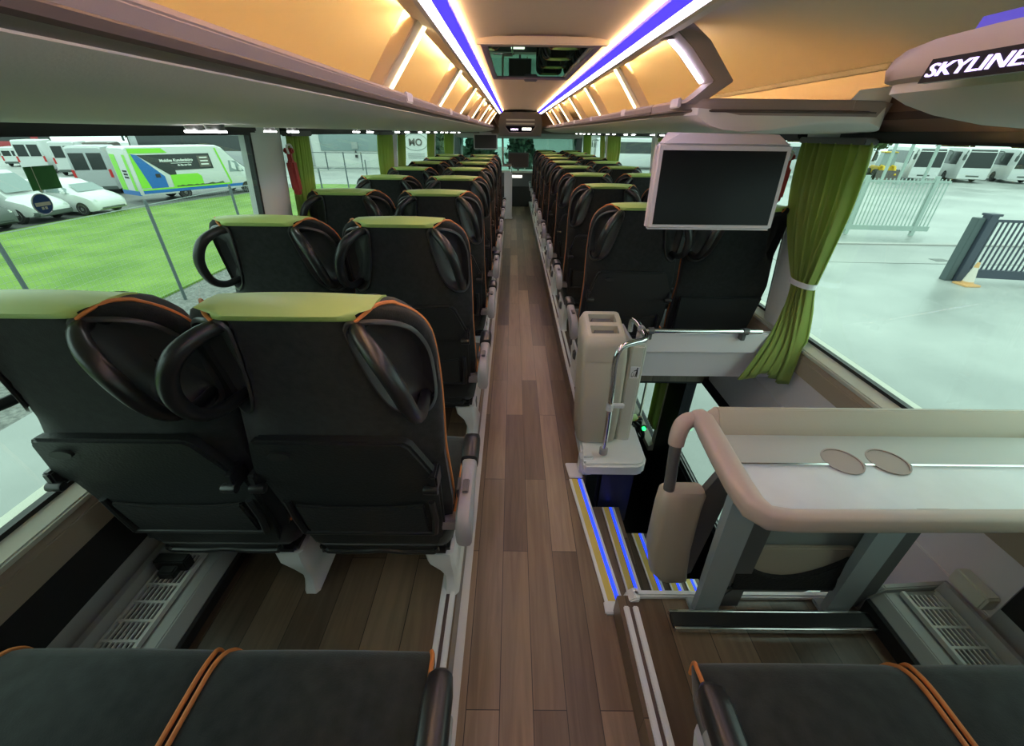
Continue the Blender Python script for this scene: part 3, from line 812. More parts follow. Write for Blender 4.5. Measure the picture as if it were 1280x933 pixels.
# base plate of the bin with its pale back panel
g = thing('stair_guard', 'white rounded plinth at the stair head, pale upright panel with a litter pictogram', 'guard', (.40, 1.55, 0))
pts = [(.245, 1.435), (.50, 1.435), (.535, 1.45), (.553, 1.49), (.562, 1.755), (.245, 1.755)]
t = MB(); t.prism(pts, 'z', .035, .105, .012, 3); part('plinth', t, 'white', g)
t = MB(); t.box(.232, .305, 1.46, 1.54, .004, .122, .016, 3); t.prism([(.185, 1.452), (.25, 1.452), (.25, 1.55), (.175, 1.55)], 'z', .001, .014, .003); part('end_cap', t, 'white', g)
t = MB(); t.box(.335, .515, 1.485, 1.73, -.36, .036, .012); part('side_panel', t, 'navy', g, 'dark navy panel')
t = MB(); t.box(.345, .505, 1.476, 1.486, -.335, .012, .006); t2 = part('panel_inset', t, 'navy', g)
t = MB(); t.prism([(.433, 1.625), (.492, 1.618), (.506, 1.635), (.506, 1.70), (.433, 1.70)], 'z', .10, .640, .006); pn = part('back_panel', t, 'binbeige2', g)
t = MB()
t.box(.443, .485, 1.6175, 1.621, .475, .535)
sk = part('litter_sticker', t, 'stk_white', pn, 'white sticker with a black figure dropping litter')
t = MB(); yy = 1.6165
t.lathe([(0, 0), (.0036, 0), (.0036, .0012), (0, .0012)], (.474, yy, .5285), 'y', 12)
t.prism([(.4715, .5245), (.4765, .5245), (.478, .506), (.477, .482), (.4735, .482), (.473, .500), (.4705, .482), (.467, .482), (.470, .508)], 'y', yy, yy+.0012)
t.prism([(.4725, .523), (.4725, .518), (.459, .512), (.458, .515)], 'y', yy, yy+.0012)
t.prism([(.449, .503), (.4505, .503), (.452, .486), (.459, .486), (.4605, .503), (.462, .503), (.4605, .483), (.4505, .483)], 'y', yy, yy+.0012)
t.box(.452, .456, yy, yy+.0012, .505, .509)
part('pictogram', t, 'stk_black', sk)

# waste bin
g = thing('waste_bin', 'tall beige twin-opening waste bin standing at the stair head by the aisle', 'bin', (.32, 1.67, .105))
def rr(x0, x1, y0, y1, z, r=.025, n=4):
    out = []
    for cx, cyy, a0 in ((x1-r, y0+r, -PI/2), (x1-r, y1-r, 0), (x0+r, y1-r, PI/2), (x0+r, y0+r, PI)):
        for k in range(n+1):
            a = a0+PI/2*k/n; out.append((cx+r*math.cos(a), cyy+r*math.sin(a), z))
    return out
t = MB(); t.loft([rr(.245, .405, 1.60, 1.75, .107), rr(.232, .418, 1.585, 1.765, .125), rr(.224, .420, 1.578, 1.775, .30), rr(.214, .412, 1.575, 1.78, .575), rr(.214, .412, 1.577, 1.78, .580)])
part('body', t, 'binbeige', g, angle=50)
t = MB()
def tilt(ring): return [(x, y, z+.28*(y-1.58)) for x, y, z in ring]
t.loft([rr(.212, .411, 1.573, 1.782, .582), tilt(rr(.209, .404, 1.573, 1.785, .655)), tilt(rr(.222, .388, 1.590, 1.770, .690, .02)), tilt(rr(.229, .380, 1.598, 1.763, .693, .016))], cap=False)
zt = lambda y: .693+.28*(y-1.58)
def quad(x0, x1, y0, y1): t.add([(x0, y0, zt(y0)), (x1, y0, zt(y0)), (x1, y1, zt(y1)), (x0, y1, zt(y1))], [(0, 1, 2, 3)])
ox0, ox1 = .245, .366
quad(.229, .380, 1.598, 1.615); quad(.229, .380, 1.665, 1.690); quad(.229, .380, 1.745, 1.763)
for ya, yb in ((1.615, 1.665), (1.690, 1.745)):
    quad(.229, ox0, ya, yb); quad(ox1, .380, ya, yb)
    for (xa, xb, y0, y1) in ((ox0, ox1, ya, ya), (ox0, ox1, yb, yb), (ox0, ox0, ya, yb), (ox1, ox1, ya, yb)):
        t.add([(xa, y0, zt(y0)), (xb, y1, zt(y1)), (xb, y1, zt(y1)-.035), (xa, y0, zt(y0)-.035)], [(0, 1, 2, 3)])
lid = part('lid', t, 'binbeige', g, angle=50)
for ya, yb in ((1.615, 1.665), (1.690, 1.745)):
    q = MB(); q.add([(ox0, ya, zt(ya)-.034), (ox1, ya, zt(ya)-.034), (ox1, yb, zt(yb)-.034), (ox0, yb, zt(yb)-.034)], [(0, 1, 2, 3)])
    q.prism([(ya+.008, zt(ya)-.032), (ya+.02, zt(ya)-.015), (yb-.012, zt(yb)-.017), (yb-.003, zt(yb)-.03)], 'x', ox0+.018, ox1-.018)
    part('flap', q, 'greyd', lid)

# chrome handrail beside the bin
g = thing('handrail', 'bent chrome handrail rising from the white plinth beside the beige bin', 'handrail', (.345, 1.50, .12))
t = MB(); t.tube([(.343, 1.50, .1235), (.343, 1.50, .30), (.338, 1.505, .52), (.334, 1.51, .60), (.340, 1.515, .655), (.362, 1.525, .685), (.41, 1.54, .697), (.452, 1.555, .70), (.472, 1.585, .703), (.470, 1.63, .71), (.462, 1.69, .720), (.452, 1.728, .722), (.448, 1.738, .705), (.448, 1.738, .66)], .0125, 14, 5)
part('tube', t, 'chrome', g)
t = MB(); t.lathe([(.0135, .0), (.020, 0), (.020, .03), (.0135, .034)], (.343, 1.50, .1235), n=14); part('collar', t, 'grey', g)
t = MB(); t.lathe([(.013, -.018), (.0165, -.018), (.0165, .018), (.013, .018)], (.341, 1.503, .395), n=14); t.box(.345, .405, 1.495, 1.512, .388, .410, .004); part('bracket', t, 'white', g)
t = MB(); t.lathe([(.013, -.012), (.0165, -.012), (.0165, .012), (.013, .012)], (.467, 1.64, .712), 'y', n=14); t.box(.472, .497, 1.64, 1.72, .690, .702, .003); part('clamp', t, 'grey', g)

# ------------------------------------------------------------------ table with parapet before the rear right-hand seats
g = TBL = thing('fixed_table', 'beige fixed table with two cup holes on grey struts, before the right rear seats', 'table', (.83, .78, .10))
TX0, TX1 = .432, 1.415
# rim
t = MB()
def beam(path, prof, mi=0):
    """sweep a rounded rectangle (half width, half height) along a path in xy with z"""
    rings = []
    for i, (p, w, hh) in enumerate(path):
        a = Vector(path[max(i-1, 0)][0]); b = Vector(path[min(i+1, len(path)-1)][0]); d = (b-a); d.z = 0; d.normalize()
        n = Vector((d.y, -d.x, 0)); ring = []
        for k in range(16):
            th = 2*PI*k/16; c, s_ = math.cos(th), math.sin(th)
            ring.append(tuple(Vector(p)+n*(w*math.copysign(abs(c)**.55, c))+Vector((0, 0, hh*math.copysign(abs(s_)**.55, s_)))))
        rings.append(ring)
    t.loft(rings)
beam([((TX1, .632, .706), .018, .026), ((1.0, .626, .706), .018, .026), ((.62, .622, .706), .018, .026), ((.53, .622, .706), .018, .026), ((.480, .628, .708), .020, .028), ((.456, .655, .712), .026, .028), ((.452, .72, .715), .030, .025), ((.452, .80, .722), .031, .024), ((.454, .90, .730), .030, .024), ((.456, .955, .733), .027, .024), ((.450, .985, .730), .022, .022)], None)
part('rim', t, 'beigew', g, angle=50)
# back wall
t = MB()
t.prism([(.925, .690), (.925, .702), (.962, .752), (.975, .762), (.992, .758), (.990, .690)], 'x', .50, TX1, .003)
t.loft([[(.50, .925, .69), (.50, .927, .704), (.50, .962, .752), (.50, .975, .762), (.50, .992, .758), (.50, .990, .69)], [(.475, .93, .69), (.475, .932, .704), (.475, .962, .735), (.475, .973, .742), (.475, .985, .74), (.475, .985, .69)], [(.46, .94, .69), (.46, .942, .70), (.46, .96, .712), (.46, .968, .716), (.46, .98, .714), (.46, .98, .69)]])
part('back_wall', t, 'beige', g, angle=40)
# ledge and top with two round holes
def plate(outer, holes, z0, z1, name, ma, parent):
    bm = bmesh.new(); ed = []
    for loop in [outer]+holes:
        V = [bm.verts.new((x, y, z1)) for x, y in loop]
        ed += [bm.edges.new((V[i], V[(i+1) % len(V)])) for i in range(len(V))]
    res = bmesh.ops.triangle_fill(bm, use_beauty=True, use_dissolve=False, edges=ed)
    bm.verts.index_update()
    m = MB(); m.v = [tuple(v.co) for v in bm.verts]; m.f = [tuple(v.index for v in f.verts) for f in bm.faces]; m.mi = [0]*len(m.f)
    bm.free()
    for loop in [outer]+holes:
        m.loft([[(x, y, z1) for x, y in loop], [(x, y, z0) for x, y in loop]], cap=False)
    return part(name, m, ma, parent)
HC = [(.783, .822), (.905, .822)]; HR = .047
def circ(c, r, a0=0, a1=2*PI, n=24): return [(c[0]+r*math.cos(a0+(a1-a0)*k/n), c[1]+r*math.sin(a0+(a1-a0)*k/n)) for k in range(n+(a1-a0 < 6))]
yj = .808; da = math.acos((yj-.822)/HR) if abs(yj-.822) < HR else PI/2
a_l = PI-math.asin((yj-.822)/HR); a_r = math.asin((yj-.822)/HR)
# front plate has the lower bites of the holes, the ledge has the upper ones
front = [(.468, .632), (TX1, .638), (TX1, yj)]; ledge = [(.468, yj)]
for c in HC[::-1]: front += circ(c, HR, 2*PI+a_r, a_l, 14)
front += [(.468, yj)]
for c in HC: ledge += circ(c, HR, a_l, a_r, 16)
ledge += [(TX1, yj), (TX1, .93), (.468, .93)]
plate(front, [], .690, .700, 'table_top', 'tray', g)
plate(ledge, [], .690, .7035, 'ledge', 'traylo', g)
for c in HC:
    q = MB(); q.lathe([(HR+.003, .016), (HR+.003, .0185), (HR-.001, .0185), (HR-.002, .008), (HR-.003, -.02), (HR-.008, -.070), (HR-.012, -.074), (0, -.074)], (c[0], c[1], .686), n=28)
    part('cup_holder', q, 'cup', g)
q = MB(); q.box(.48, .735, yj-.004, yj+.002, .700, .7055); q.box(.832, .857, yj-.004, yj+.002, .700, .7055); q.box(.954, TX1, yj-.004, yj+.002, .700, .7055); part('edge_strip', q, 'chrome', g)
q = MB(); q.box(.85, .925, .645, .665, .6995, .7005); part('printed_patch', q, 'traylo', g)
q = MB(); q.box(TX1-.012, TX1+.012, .60, .99, .66, .715, .005); part('end_cheek', q, 'beige', g)
# struts and feet
for x0, x1 in ((.500, .515), (.925, .98)):
    q = MB()
    sa = [(x0, .752, .112), (x0+.075, .752, .112), (x0+.075, .775, .112), (x0, .775, .112)]
    sb = [(x1, .80, .692), (x1+.085, .80, .692), (x1+.085, .835, .692), (x1, .835, .692)]
    q.loft([sa, sb]); s1 = part('strut', q, 'strut', g)
    q = MB(); q.box(x0-.01, x0+.085, .746, .80, .10, .114, .003); q.prism([(.747, .113), (.752, .113), (.757, .16)], 'x', x0+.02, x0+.06); part('foot_plate', q, 'strut', s1)
    q = MB(); q.loft([[(x+.075, y+.02, z) for x, y, z in sa], [(x+.085, y+.03, z) for x, y, z in sb]]); part('strut_cover', q, 'greyd', s1)
# parapet panel and pocket
q = MB(); q.prism([(.60, .68), (1.14, .68), (1.12, .25), (1.06, .0), (1.0, -.03), (.66, -.03), (.61, .02)], 'y', .905, .925, .004); part('parapet_panel', q, 'panelg', g)
q = MB()
q.prism([(.655, .255), (1.065, .255), (1.06, .10), (1.03, .04), (.68, .04), (.655, .08)], 'y', .885, .904, .006); pk = part('pocket', q, 'beige', g)
q = MB()
pts = []
for k in range(13):
    u = k/12; pts.append((.665+.39*u, .225-.11*(1-(2*u-1)**2)))
q.prism(pts+[(1.045, .05), (.69, .05)], 'y', .866, .884, .004); part('pocket_net', q, 'net', pk)
q = MB(); q.tube([(.67, .872, .052), (1.05, .872, .052)], .008, 8); q.tube([(1.05, .872, .052), (1.065, .875, .235)], .009, 8); part('net_frame', q, 'blackp', pk)
q = MB(); q.tube([(.70, .87, .05), (.665, .872, -.01), (.66, .86, .09)], .002, 6, 4); part('pull_cord', q, 'rubber', pk)
# left upright: grip, beige cheek
q = MB()
beam_t = t; t = q
t.tube([(.452, .97, .722), (.425, .972, .722), (.405, .966, .705), (.395, .955, .675), (.393, .948, .648)], [.022, .024, .025, .024, .023], 14, 4)
part('arch', q, 'beigew', g)
q = MB(); q.tube([(.393, .948, .652), (.396, .942, .58), (.402, .938, .50), (.405, .936, .44)], .0175, 14, 4); part('grip', q, 'greyd', g, 'grey rubber hand grip')
q = MB(); q.loft([rr(.388, .515, .915, .965, .475, .018), rr(.380, .520, .905, .972, .462, .02), rr(.378, .518, .90, .975, .40, .024), rr(.384, .530, .90, .975, .20, .024), rr(.415, .548, .905, .97, .07, .02), rr(.455, .56, .91, .965, .02, .018), rr(.475, .55, .915, .96, .008, .016)])
part('cheek', q, 'beige', g, angle=50)
q = MB(); q.loft([rr(1.10, 1.225, .90, .965, .66, .02), rr(1.10, 1.235, .90, .97, .40, .024), rr(1.10, 1.225, .90, .97, .20, .024), rr(1.09, 1.17, .905, .965, .03, .02), rr(1.085, 1.11, .91, .96, -.01, .012)])
part('cheek', q, 'beige', g, angle=50)
q = MB(); q.prism([(.518, .47), (.60, .68), (.615, .68), (.57, .05), (.545, .03)], 'y', .93, .955); part('web', q, 'greyd', g)
# table parts are shrunk about the camera position; foot plates stay where they are
KT, OT = .877, (-.0129, 0, .1784)
def all_children(o):
    for c_ in o.children:
        yield c_; yield from all_children(c_)
bpy.context.view_layer.update()
for c_ in all_children(TBL):
    for v in c_.data.vertices:
        p_ = v.co+Vector(TBL.location)
        fl = min(1, max(0, (p_.z-.12)/.10)) if c_.name.startswith(('strut', 'foot_plate')) else 1
        n_ = Vector([KT*p_[i]+OT[i] for i in range(3)])
        if c_.name.startswith('foot_plate'): n_ = p_.copy()
        elif c_.name.startswith('strut'):
            f = min(1, max(0, (p_.z-.112)/.58)); n_ = p_.lerp(n_, f)
        v.co = n_-Vector(TBL.location)
# footrest on the floor in front
g = thing('footrest', 'flat black footrest bar with bright metal edges under the table', 'footrest', (.75, .72, .10))
q = MB(); q.box(.41, 1.09, .693, .737, .118, .134, .003); part('tread', q, 'rubber', g)
q = MB(); q.box(.408, 1.10, .737, .745, .114, .138, .002); q.box(1.075, 1.102, .722, .745, .114, .138, .002); part('edge', q, 'chrome', g)
q = MB(); q.box(.412, 1.10, .686, .693, .112, .136, .002); q.box(1.075, 1.102, .686, .708, .112, .136, .002); part('edge', q, 'chrome', g)
for x in (.52, .96):
    q = MB(); q.box(x, x+.05, .70, .732, .10, .119); part('bracket', q, 'strut', g)

# ------------------------------------------------------------------ heaters under the side windows
def heater(sd, y0, y1, label, end):
    xw = sd*1.285
    g = thing('wall_heater', label, 'heater', (sd*1.17, (y0+y1)/2, .12 if sd < 0 else .10))
    zf = .12 if sd < 0 else .10
    P = lambda pts: [(sd*x, z) for x, z in pts]
    q = MB(); q.prism(P([(1.285, zf), (1.06, zf), (1.055, .17), (1.085, .205), (1.285, .225)]), 'y', y0, y1, .003); part('housing', q, 'heater', g)
    q = MB(); q.prism(P([(1.06, zf), (1.052, zf+.002), (1.047, .165), (1.055, .172)]), 'y', y0, y1); part('kick_strip', q, 'rubber', g)
    q = MB(); q.box(min(sd*1.128, sd*1.232), max(sd*1.128, sd*1.232), y0+.03, y1-.02, .2105, .2185, mi=1)
    n = int((y1-y0-.06)/.055)
    q.box(min(sd*1.122, sd*1.132), max(sd*1.122, sd*1.132), y0+.02, y1-.01, .212, .2285)
    q.box(min(sd*1.228, sd*1.236), max(sd*1.228, sd*1.236), y0+.02, y1-.01, .212, .2285)
    for i in range(n+1):
        y = y0+.03+i*.055; q.box(min(sd*1.13, sd*1.23), max(sd*1.13, sd*1.23), y, y+.007, .214, .228)
    for j in range(1, 7):
        x = sd*(1.13+.0143*j); q.box(x-.0022, x+.0022, y0+.03, y1-.02, .214, .226)
    part('grille', q, ['heaterl', 'dark'], g)
    q = MB(); q.prism(P([(1.238, .222), (1.244, .262), (1.253, .264), (1.262, .235), (1.285, .240), (1.289, .30), (1.289, .215), (1.238, .21)]), 'y', y0, y1); part('rear_rail', q, 'alu', g)
    if end:
        q = MB(); q.prism(P([(1.285, zf), (1.045, zf), (1.045, .18), (1.085, .222), (1.285, .245)]), 'y', y1, y1+.018, .004); part('end_cap', q, 'heater', g)
    return g
heater(-1, -1.2, 7.0, 'long floor heater with a barred grille along the left wall', False)
h = heater(1, -1.2, .765, 'floor heater with a barred grille along the right wall behind the table', True)
q = MB(); q.box(-1.23, -1.13, .80, .835, .229, .275, .004); q.box(-1.20, -1.15, .77, .80, .232, .262, .004)
solo('seat_clamp', q, 'rubber', 'black clamp of the window seat gripping the left heater rail', 'clamp')
q = MB(); q.box(1.24, 1.284, .665, .765, .28, .335, .006)
solo('wall_socket', q, 'cream', 'small cream box on the right wall above the heater end', 'box')

# ------------------------------------------------------------------ screens
def monitor(x0, x1, zt_, zb, y, label, tilt=.02, matn='screen', name='monitor'):
    cx = (x0+x1)/2
    g = thing(name, label, 'screen', (cx, y, zb))
    w = (x1-x0)/2; hgt = zt_-zb
    q = MB()
    def pl(a, b, d0, d1, ins=0, mi=0, r=.004):
        pts = [(a[0], a[1]), (b[0], a[1]), (b[0], b[1]), (a[0], b[1])]
    A = MB(); A.box(x0, x1, 0, .035, zb, zt_, .008, 3)
    A.v = [(x, y-tilt*(zt_-z)/hgt+yy, z) for x, yy, z in A.v]
    part('housing', A, 'bezel' if matn == 'screen' else ('bezel' if 'ahead' in label else 'greyd'), g)
    B = MB(); B.box(x0+.018, x1-.018, -.0025, .002, zb+.017, zt_-.02)
    B.v = [(x, y-tilt*(zt_-z)/hgt+yy, z) for x, yy, z in B.v]
    part('display', B, matn, g)
    return g
g = monitor(.329, .737, 1.430, 1.183, 1.40, 'large flat screen with pale frame hanging from the right rack')
q = MB(); q.loft([[(.345, 1.40, 1.428), (.722, 1.40, 1.428), (.722, 1.44, 1.428), (.345, 1.44, 1.428)], [(.40, 1.43, 1.453), (.70, 1.43, 1.453), (.70, 1.55, 1.4565), (.40, 1.55, 1.4565)]]); part('hanger', q, 'bezel', g)
q = MB(); q.box(.737, .742, 1.405, 1.425, 1.30, 1.34, .002); part('button_strip', q, 'greyd', g)
g = monitor(-.807, -.384, 1.432, 1.19, 8.35, 'brownish flat screen hanging from the left rack far ahead', .02, 'screen2')
q = MB(); q.box(-.70, -.49, 8.355, 8.38, 1.43, 1.4585); part('hanger', q, 'bezel', g)
g = monitor(-.205, .235, 1.09, .80, 9.87, 'grey screen on a short post above the dash at the front', .02, 'screen2')
q = MB(); q.tube([(.01, 9.90, .74), (.01, 9.90, .82)], .02, 10); part('post', q, 'greyd', g)

# ------------------------------------------------------------------ curtains
def curtain(sd, yt0, yt1, ytie, yb0, yb1, label, ztie=.88, wtie=.09, group='green window curtains', off=.06, thin=1, flare=0):
    g = thing('curtain', label, 'curtain', (sd*(wx(.5)-off), (yb0+yb1)/2, .47), 0, group)
    q = MB(); ztop, zbot = 1.432, .455; nf = 9
    def fn(u, v):
        z = ztop+(zbot-ztop)*v
        vt = (ztop-ztie)/(ztop-zbot)
        if v < vt:
            k = v/vt; e = k**1.7*(3-2*k**1.7) if k < 1 else 1
            e = min(1, k**2.2)
            a = yt0+(ytie-wtie/2-yt0)*e; b = yt1+(ytie+wtie/2-yt1)*e; amp = .016+.008*k
        else:
            k = (v-vt)/(1-vt); e = math.sin(k*PI/2)
            a = ytie-wtie/2+(yb0-ytie+wtie/2)*e; b = ytie+wtie/2+(yb1-ytie-wtie/2)*e; amp = .022-.004*k
        y = a+(b-a)*u+.004*math.sin(31*u+5*v)
        ph = u*nf*2*PI+.8*math.sin(3*v+u*4)
        x = wx(z)-off-.0+amp*thin*math.sin(ph)+.006*thin*math.sin(ph*.5+9*v)
        if v >= vt: x -= flare*k**1.3*u
        if z < .62: x = min(x, 1.245)
        zz = z-.05*max(0, v-.8)/.2*(.5+.5*math.sin(7*u+1))
        return (sd*x, y, zz)
    q.grid(fn, 108, 44)
    cl = part('cloth', q, 'curtain', g, angle=80)
    md = cl.modifiers.new('thickness', 'SOLIDIFY'); md.thickness = .003
    q = MB(); x = wx(ztie)-off
    q.loft([[(sd*(x+.040*math.cos(t_)), ytie+(wtie/2+.016)*math.sin(t_), ztie-.012+dz) for t_ in [2*PI*i/18 for i in range(18)]] for dz in (0, .024)], cap=False)
    tb = part('tieback', q, 'stk_white', g, 'white tieback band')
    q = MB(); q.box(min(sd*(wx(1.44)-off-.02), sd*(wx(1.44)-off+.03)), max(sd*(wx(1.44)-off-.02), sd*(wx(1.44)-off+.03)), yt0, yt1, 1.425, 1.447, .003); part('heading_rail', q, 'greyd', g)
    return g
curtain(1, 1.655, 2.04, 1.80, 1.69, 1.735, 'large green curtain tied with a white band beside the hanging screen', .88, .12, off=.052, flare=.20)
curtain(-1, 2.23, 2.46, 2.32, 2.23, 2.44, 'olive curtain hanging beside the red hammer on the first left pillar', .7, .12, off=.035, thin=.45)
curtain(-1, 3.72, 4.16, 4.10, 4.0, 4.18, 'wide green curtain on the near side of the second left pillar', .75, .12, off=.035, thin=.45)
curtain(-1, 4.40, 4.66, 4.46, 4.40, 4.56, 'narrow green curtain on the far side of the second left pillar', .75, .10, off=.035, thin=.45)
curtain(-1, 5.90, 6.36, 6.28, 6.2, 6.38, 'green curtain at the third left pillar', .75, .12, off=.035, thin=.45)
curtain(-1, 7.35, 8.40, 8.35, 8.2, 8.4, 'pale sunlit green curtain nearest the left front screen', .75, .2, off=.035, thin=.45)
curtain(1, 3.95, 4.14, 4.1, 4.0, 4.16, 'dark green curtain left of the hanging screen on the second right pillar', .75, .10, off=.035, thin=.45)
curtain(1, 5.62, 6.34, 6.28, 6.1, 6.36, 'bright green curtain on the near side of the third right pillar', .75, .12, off=.035, thin=.45)
curtain(1, 6.62, 6.9, 6.66, 6.62, 6.8, 'olive curtain on the far side of the third right pillar', .75, .12, off=.035, thin=.45)
curtain(1, 7.75, 8.5, 8.46, 8.2, 8.5, 'green curtain farthest ahead on the right side', .75, .12, off=.035, thin=.45)

# ------------------------------------------------------------------ small fittings
for sd, lab in ((-1, 'red emergency hammer in its holder on the first left pillar'), (1, 'red emergency hammer half hidden between hanging screen and green curtain')):
    x = sd*1.165; y = 2.19 if sd < 0 else 2.12
    g = thing('emergency_hammer', lab, 'hammer', (x, y, 1.18))
    q = MB(); q.box(x-.018, x+.018, y-.022, y+.022, 1.19, 1.325, .008); q.box(x-.014, x+.014, y-.014, y+.014, 1.175, 1.20, .005); part('holder', q, 'red', g)
    q = MB(); q.box(x-.010, x+.010, y-.012, y+.012, 1.32, 1.365, .005); q.box(x-sd*.001-.024, x+.024, y-.010, y+.010, 1.355, 1.378, .005); part('hammer_head', q, 'red', g)
    q = MB(); q.tube([(x-sd*.01, y-.026, 1.355), (x-sd*.012, y-.034, 1.385), (x-sd*.012, y, 1.392), (x-sd*.01, y+.02, 1.375)], .005, 8, 4); part('seal_loop', q, 'stk_white', g)
# window stickers on the first left window
def wside(y, z, d=.003): return (-(wx(z)-d), y, z)
q = MB(); q.add([wside(1.028, 1.322), wside(1.098, 1.322), wside(1.098, 1.372), wside(1.028, 1.372), wside(1.028, 1.322, .001), wside(1.098, 1.322, .001), wside(1.098, 1.372, .001), wside(1.028, 1.372, .001)], [(0, 1, 2, 3), (4, 5, 6, 7), (0, 1, 5, 4), (1, 2, 6, 5), (2, 3, 7, 6), (3, 0, 4, 7)])
q.add([wside(1.0435, 1.322, .0035), wside(1.0455, 1.322, .0035), wside(1.0455, 1.372, .0035), wside(1.0435, 1.372, .0035)], [(0, 1, 2, 3)], 1)
solo('window_sticker', q, ['stk_green', 'cream'], 'rectangular green sticker on the first left window', 'sticker')
g = thing('window_sticker', 'round blue sticker with white seat belt symbol on the first left window', 'sticker', wside(1.035, 1.27))
q = MB(); c0 = (1.035, 1.293)
def disc(r, d, m=26, part_=None): return [wside(c0[0]+r*math.cos(2*PI*k/m), c0[1]+r*math.sin(2*PI*k/m), d) for k in range(m)]
q.loft([disc(.0235, .001), disc(.0235, .003)]); part('disc', q, 'stk_white', g)
q = MB(); q.loft([disc(.0213, .003), disc(.0213, .0036)]); part('blue_field', q, 'stk_blue', g)
q = MB()
for (a, b, c, d_) in [(-.018, .018, -.004, .004), (-.007, -.001, -.012, -.006), (.001, .007, -.012, -.006)]:
    q.add([wside(c0[0]+a, c0[1]+c, .004), wside(c0[0]+b, c0[1]+c, .004), wside(c0[0]+b, c0[1]+d_, .004), wside(c0[0]+a, c0[1]+d_, .004)], [(0, 1, 2, 3)])
part('symbol', q, 'cream', g)

# ------------------------------------------------------------------ front of the saloon
# ceiling console with clock display
g = thing('ceiling_console', 'grey ceiling console at the front with lit clock and white panel', 'console', (.01, 7.9, 1.40))
q = MB(); q.loft([[(-.30, 7.62, 1.735), (.32, 7.62, 1.735), (.32, 8.5, 1.735), (-.30, 8.5, 1.735)], [(-.34, 7.72, 1.60), (.36, 7.72, 1.60), (.36, 8.5, 1.6), (-.34, 8.5, 1.6)], [(-.34, 7.86, 1.40), (.36, 7.86, 1.40), (.36, 8.5, 1.4), (-.34, 8.5, 1.4)]]); part('body', q, 'concol', g)
def onc(x, z, d=.004):
    y = 7.62+.1*(1.735-z)/.135 if z > 1.6 else 7.72+.14*(1.6-z)/.2
    return (x, y-d, z)
for z in (1.618, 1.567):
    q = MB(); q.add([onc(-.22, z), onc(.24, z), onc(.24, z+.022), onc(-.22, z+.022), onc(-.22, z, -.01), onc(.24, z, -.01), onc(.24, z+.022, -.01), onc(-.22, z+.022, -.01)], [(0, 1, 2, 3), (4, 5, 6, 7), (0, 1, 5, 4), (1, 2, 6, 5), (2, 3, 7, 6), (3, 0, 4, 7)]); part('reflection_bar', q, 'binbeige2', g)  # pale bars, coloured to stand in for two strips of reflection
q = MB(); q.add([onc(-.24, 1.545), onc(.26, 1.545), onc(.19, 1.46), onc(-.17, 1.46)], [(0, 1, 2, 3)]); ds = part('display_window', q, 'signblack', g)
q = MB(); q.tube([onc(-.245, 1.548, .006), onc(-.17, 1.455, .006), onc(.19, 1.455, .006), onc(.265, 1.548, .006)], .008, 6); part('surround', q, 'lip', g)
vs, fs = text_mesh('16:01', .062, .003, .002)
q = MB(); q.add(vs, fs, 0, frame_mx(onc(-.085, 1.505, .008), (1, 0, 0), (0, .5, 1))); part('clock_digits', q, 'disp_lit', ds)
q = MB(); q.add([onc(.04, 1.487, .006), onc(.19, 1.487, .006), onc(.19, 1.522, .006), onc(.04, 1.522, .006)], [(0, 1, 2, 3)]); part('lit_panel', q, 'disp_white', ds)
# headlining ahead of the racks, windscreen, dash
q = MB(); q.prism([(8.4, 1.80), (8.4, 1.44), (9.6, 1.37), (10.3, 1.34), (10.3, 1.80)], 'x', -1.3, 1.3); struct('ceiling', q, 'lip')
q = MB(); q.prism([(10.05, 1.36), (10.30, .66), (10.306, .66), (10.056, 1.36)], 'x', -1.24, 1.24); ws = struct('window_30', q, 'wsglass')
q = MB(); q.box(-.012, .012, 10.14, 10.20, .70, 1.36); q.v = [(x+.16, y+.0, z) for x, y, z in q.v]; part('glazing_bar', q, 'binbeige2', ws)
q = MB(); q.box(-1.36, 1.36, YF-.02, YF+.05, -2.2, .66); struct('wall_front', q, 'lip')
q = MB(); q.box(-1.36, -1.23, 9.9, YF, .6, 1.45); q.box(1.23, 1.36, 9.9, YF, .6, 1.45); struct('trim_60', q, 'rubber')
g = thing('dash_shelf', 'pale dash shelf below the front windscreen with a white lit bar', 'shelf', (0, 10.15, 0))
q = MB(); q.box(-1.25, 1.25, 9.85, 10.28, .70, .74, .01); part('shelf_top', q, 'cream', g)
q = MB(); q.box(-1.25, 1.25, 10.0, 10.28, .42, .70); part('upper_panel', q, 'greyd', g)
q = MB(); q.box(-1.25, 1.25, 9.95, 10.28, 0, .42, .01); part('lower_panel', q, 'rubber', g)
q = MB(); q.box(-.16, .10, 9.985, 10.0, .595, .64, .006); part('lit_bar', q, 'disp_white', g)
# front stairwell guard
g = thing('stair_screen', 'tall white panel with a bent tan pole at the front left stairs', 'screen', (-.19, 8.5, 0))
q = MB(); q.box(-.265, -.115, 8.40, 8.43, 0.0, .83, .008); part('panel', q, 'whitem', g)
q = MB(); q.box(-.272, -.105, 8.385, 8.445, 0, .03, .005); part('foot', q, 'white', g)
q = MB(); q.tube([(-.44, 8.05, 1.70), (-.40, 8.05, 1.62), (-.335, 8.1, 1.52), (-.29, 8.15, 1.40), (-.285, 8.2, 1.1), (-.28, 8.3, .97), (-.23, 8.38, .945), (-.13, 8.40, .945)], .017, 10, 5); part('pole', q, 'beigew', g)
q = MB(); q.tube([(-.13, 8.41, .94), (-.13, 8.41, .82)], .013, 8); q.tube([(-.44, 8.41, .925), (-.10, 8.41, .925)], .014, 8); part('handrail', q, 'chrome', g)
q = MB(); q.box(-1.28, -.277, 7.2, 7.24, -.05, .85); struct('wall_partition', q, 'greyd')
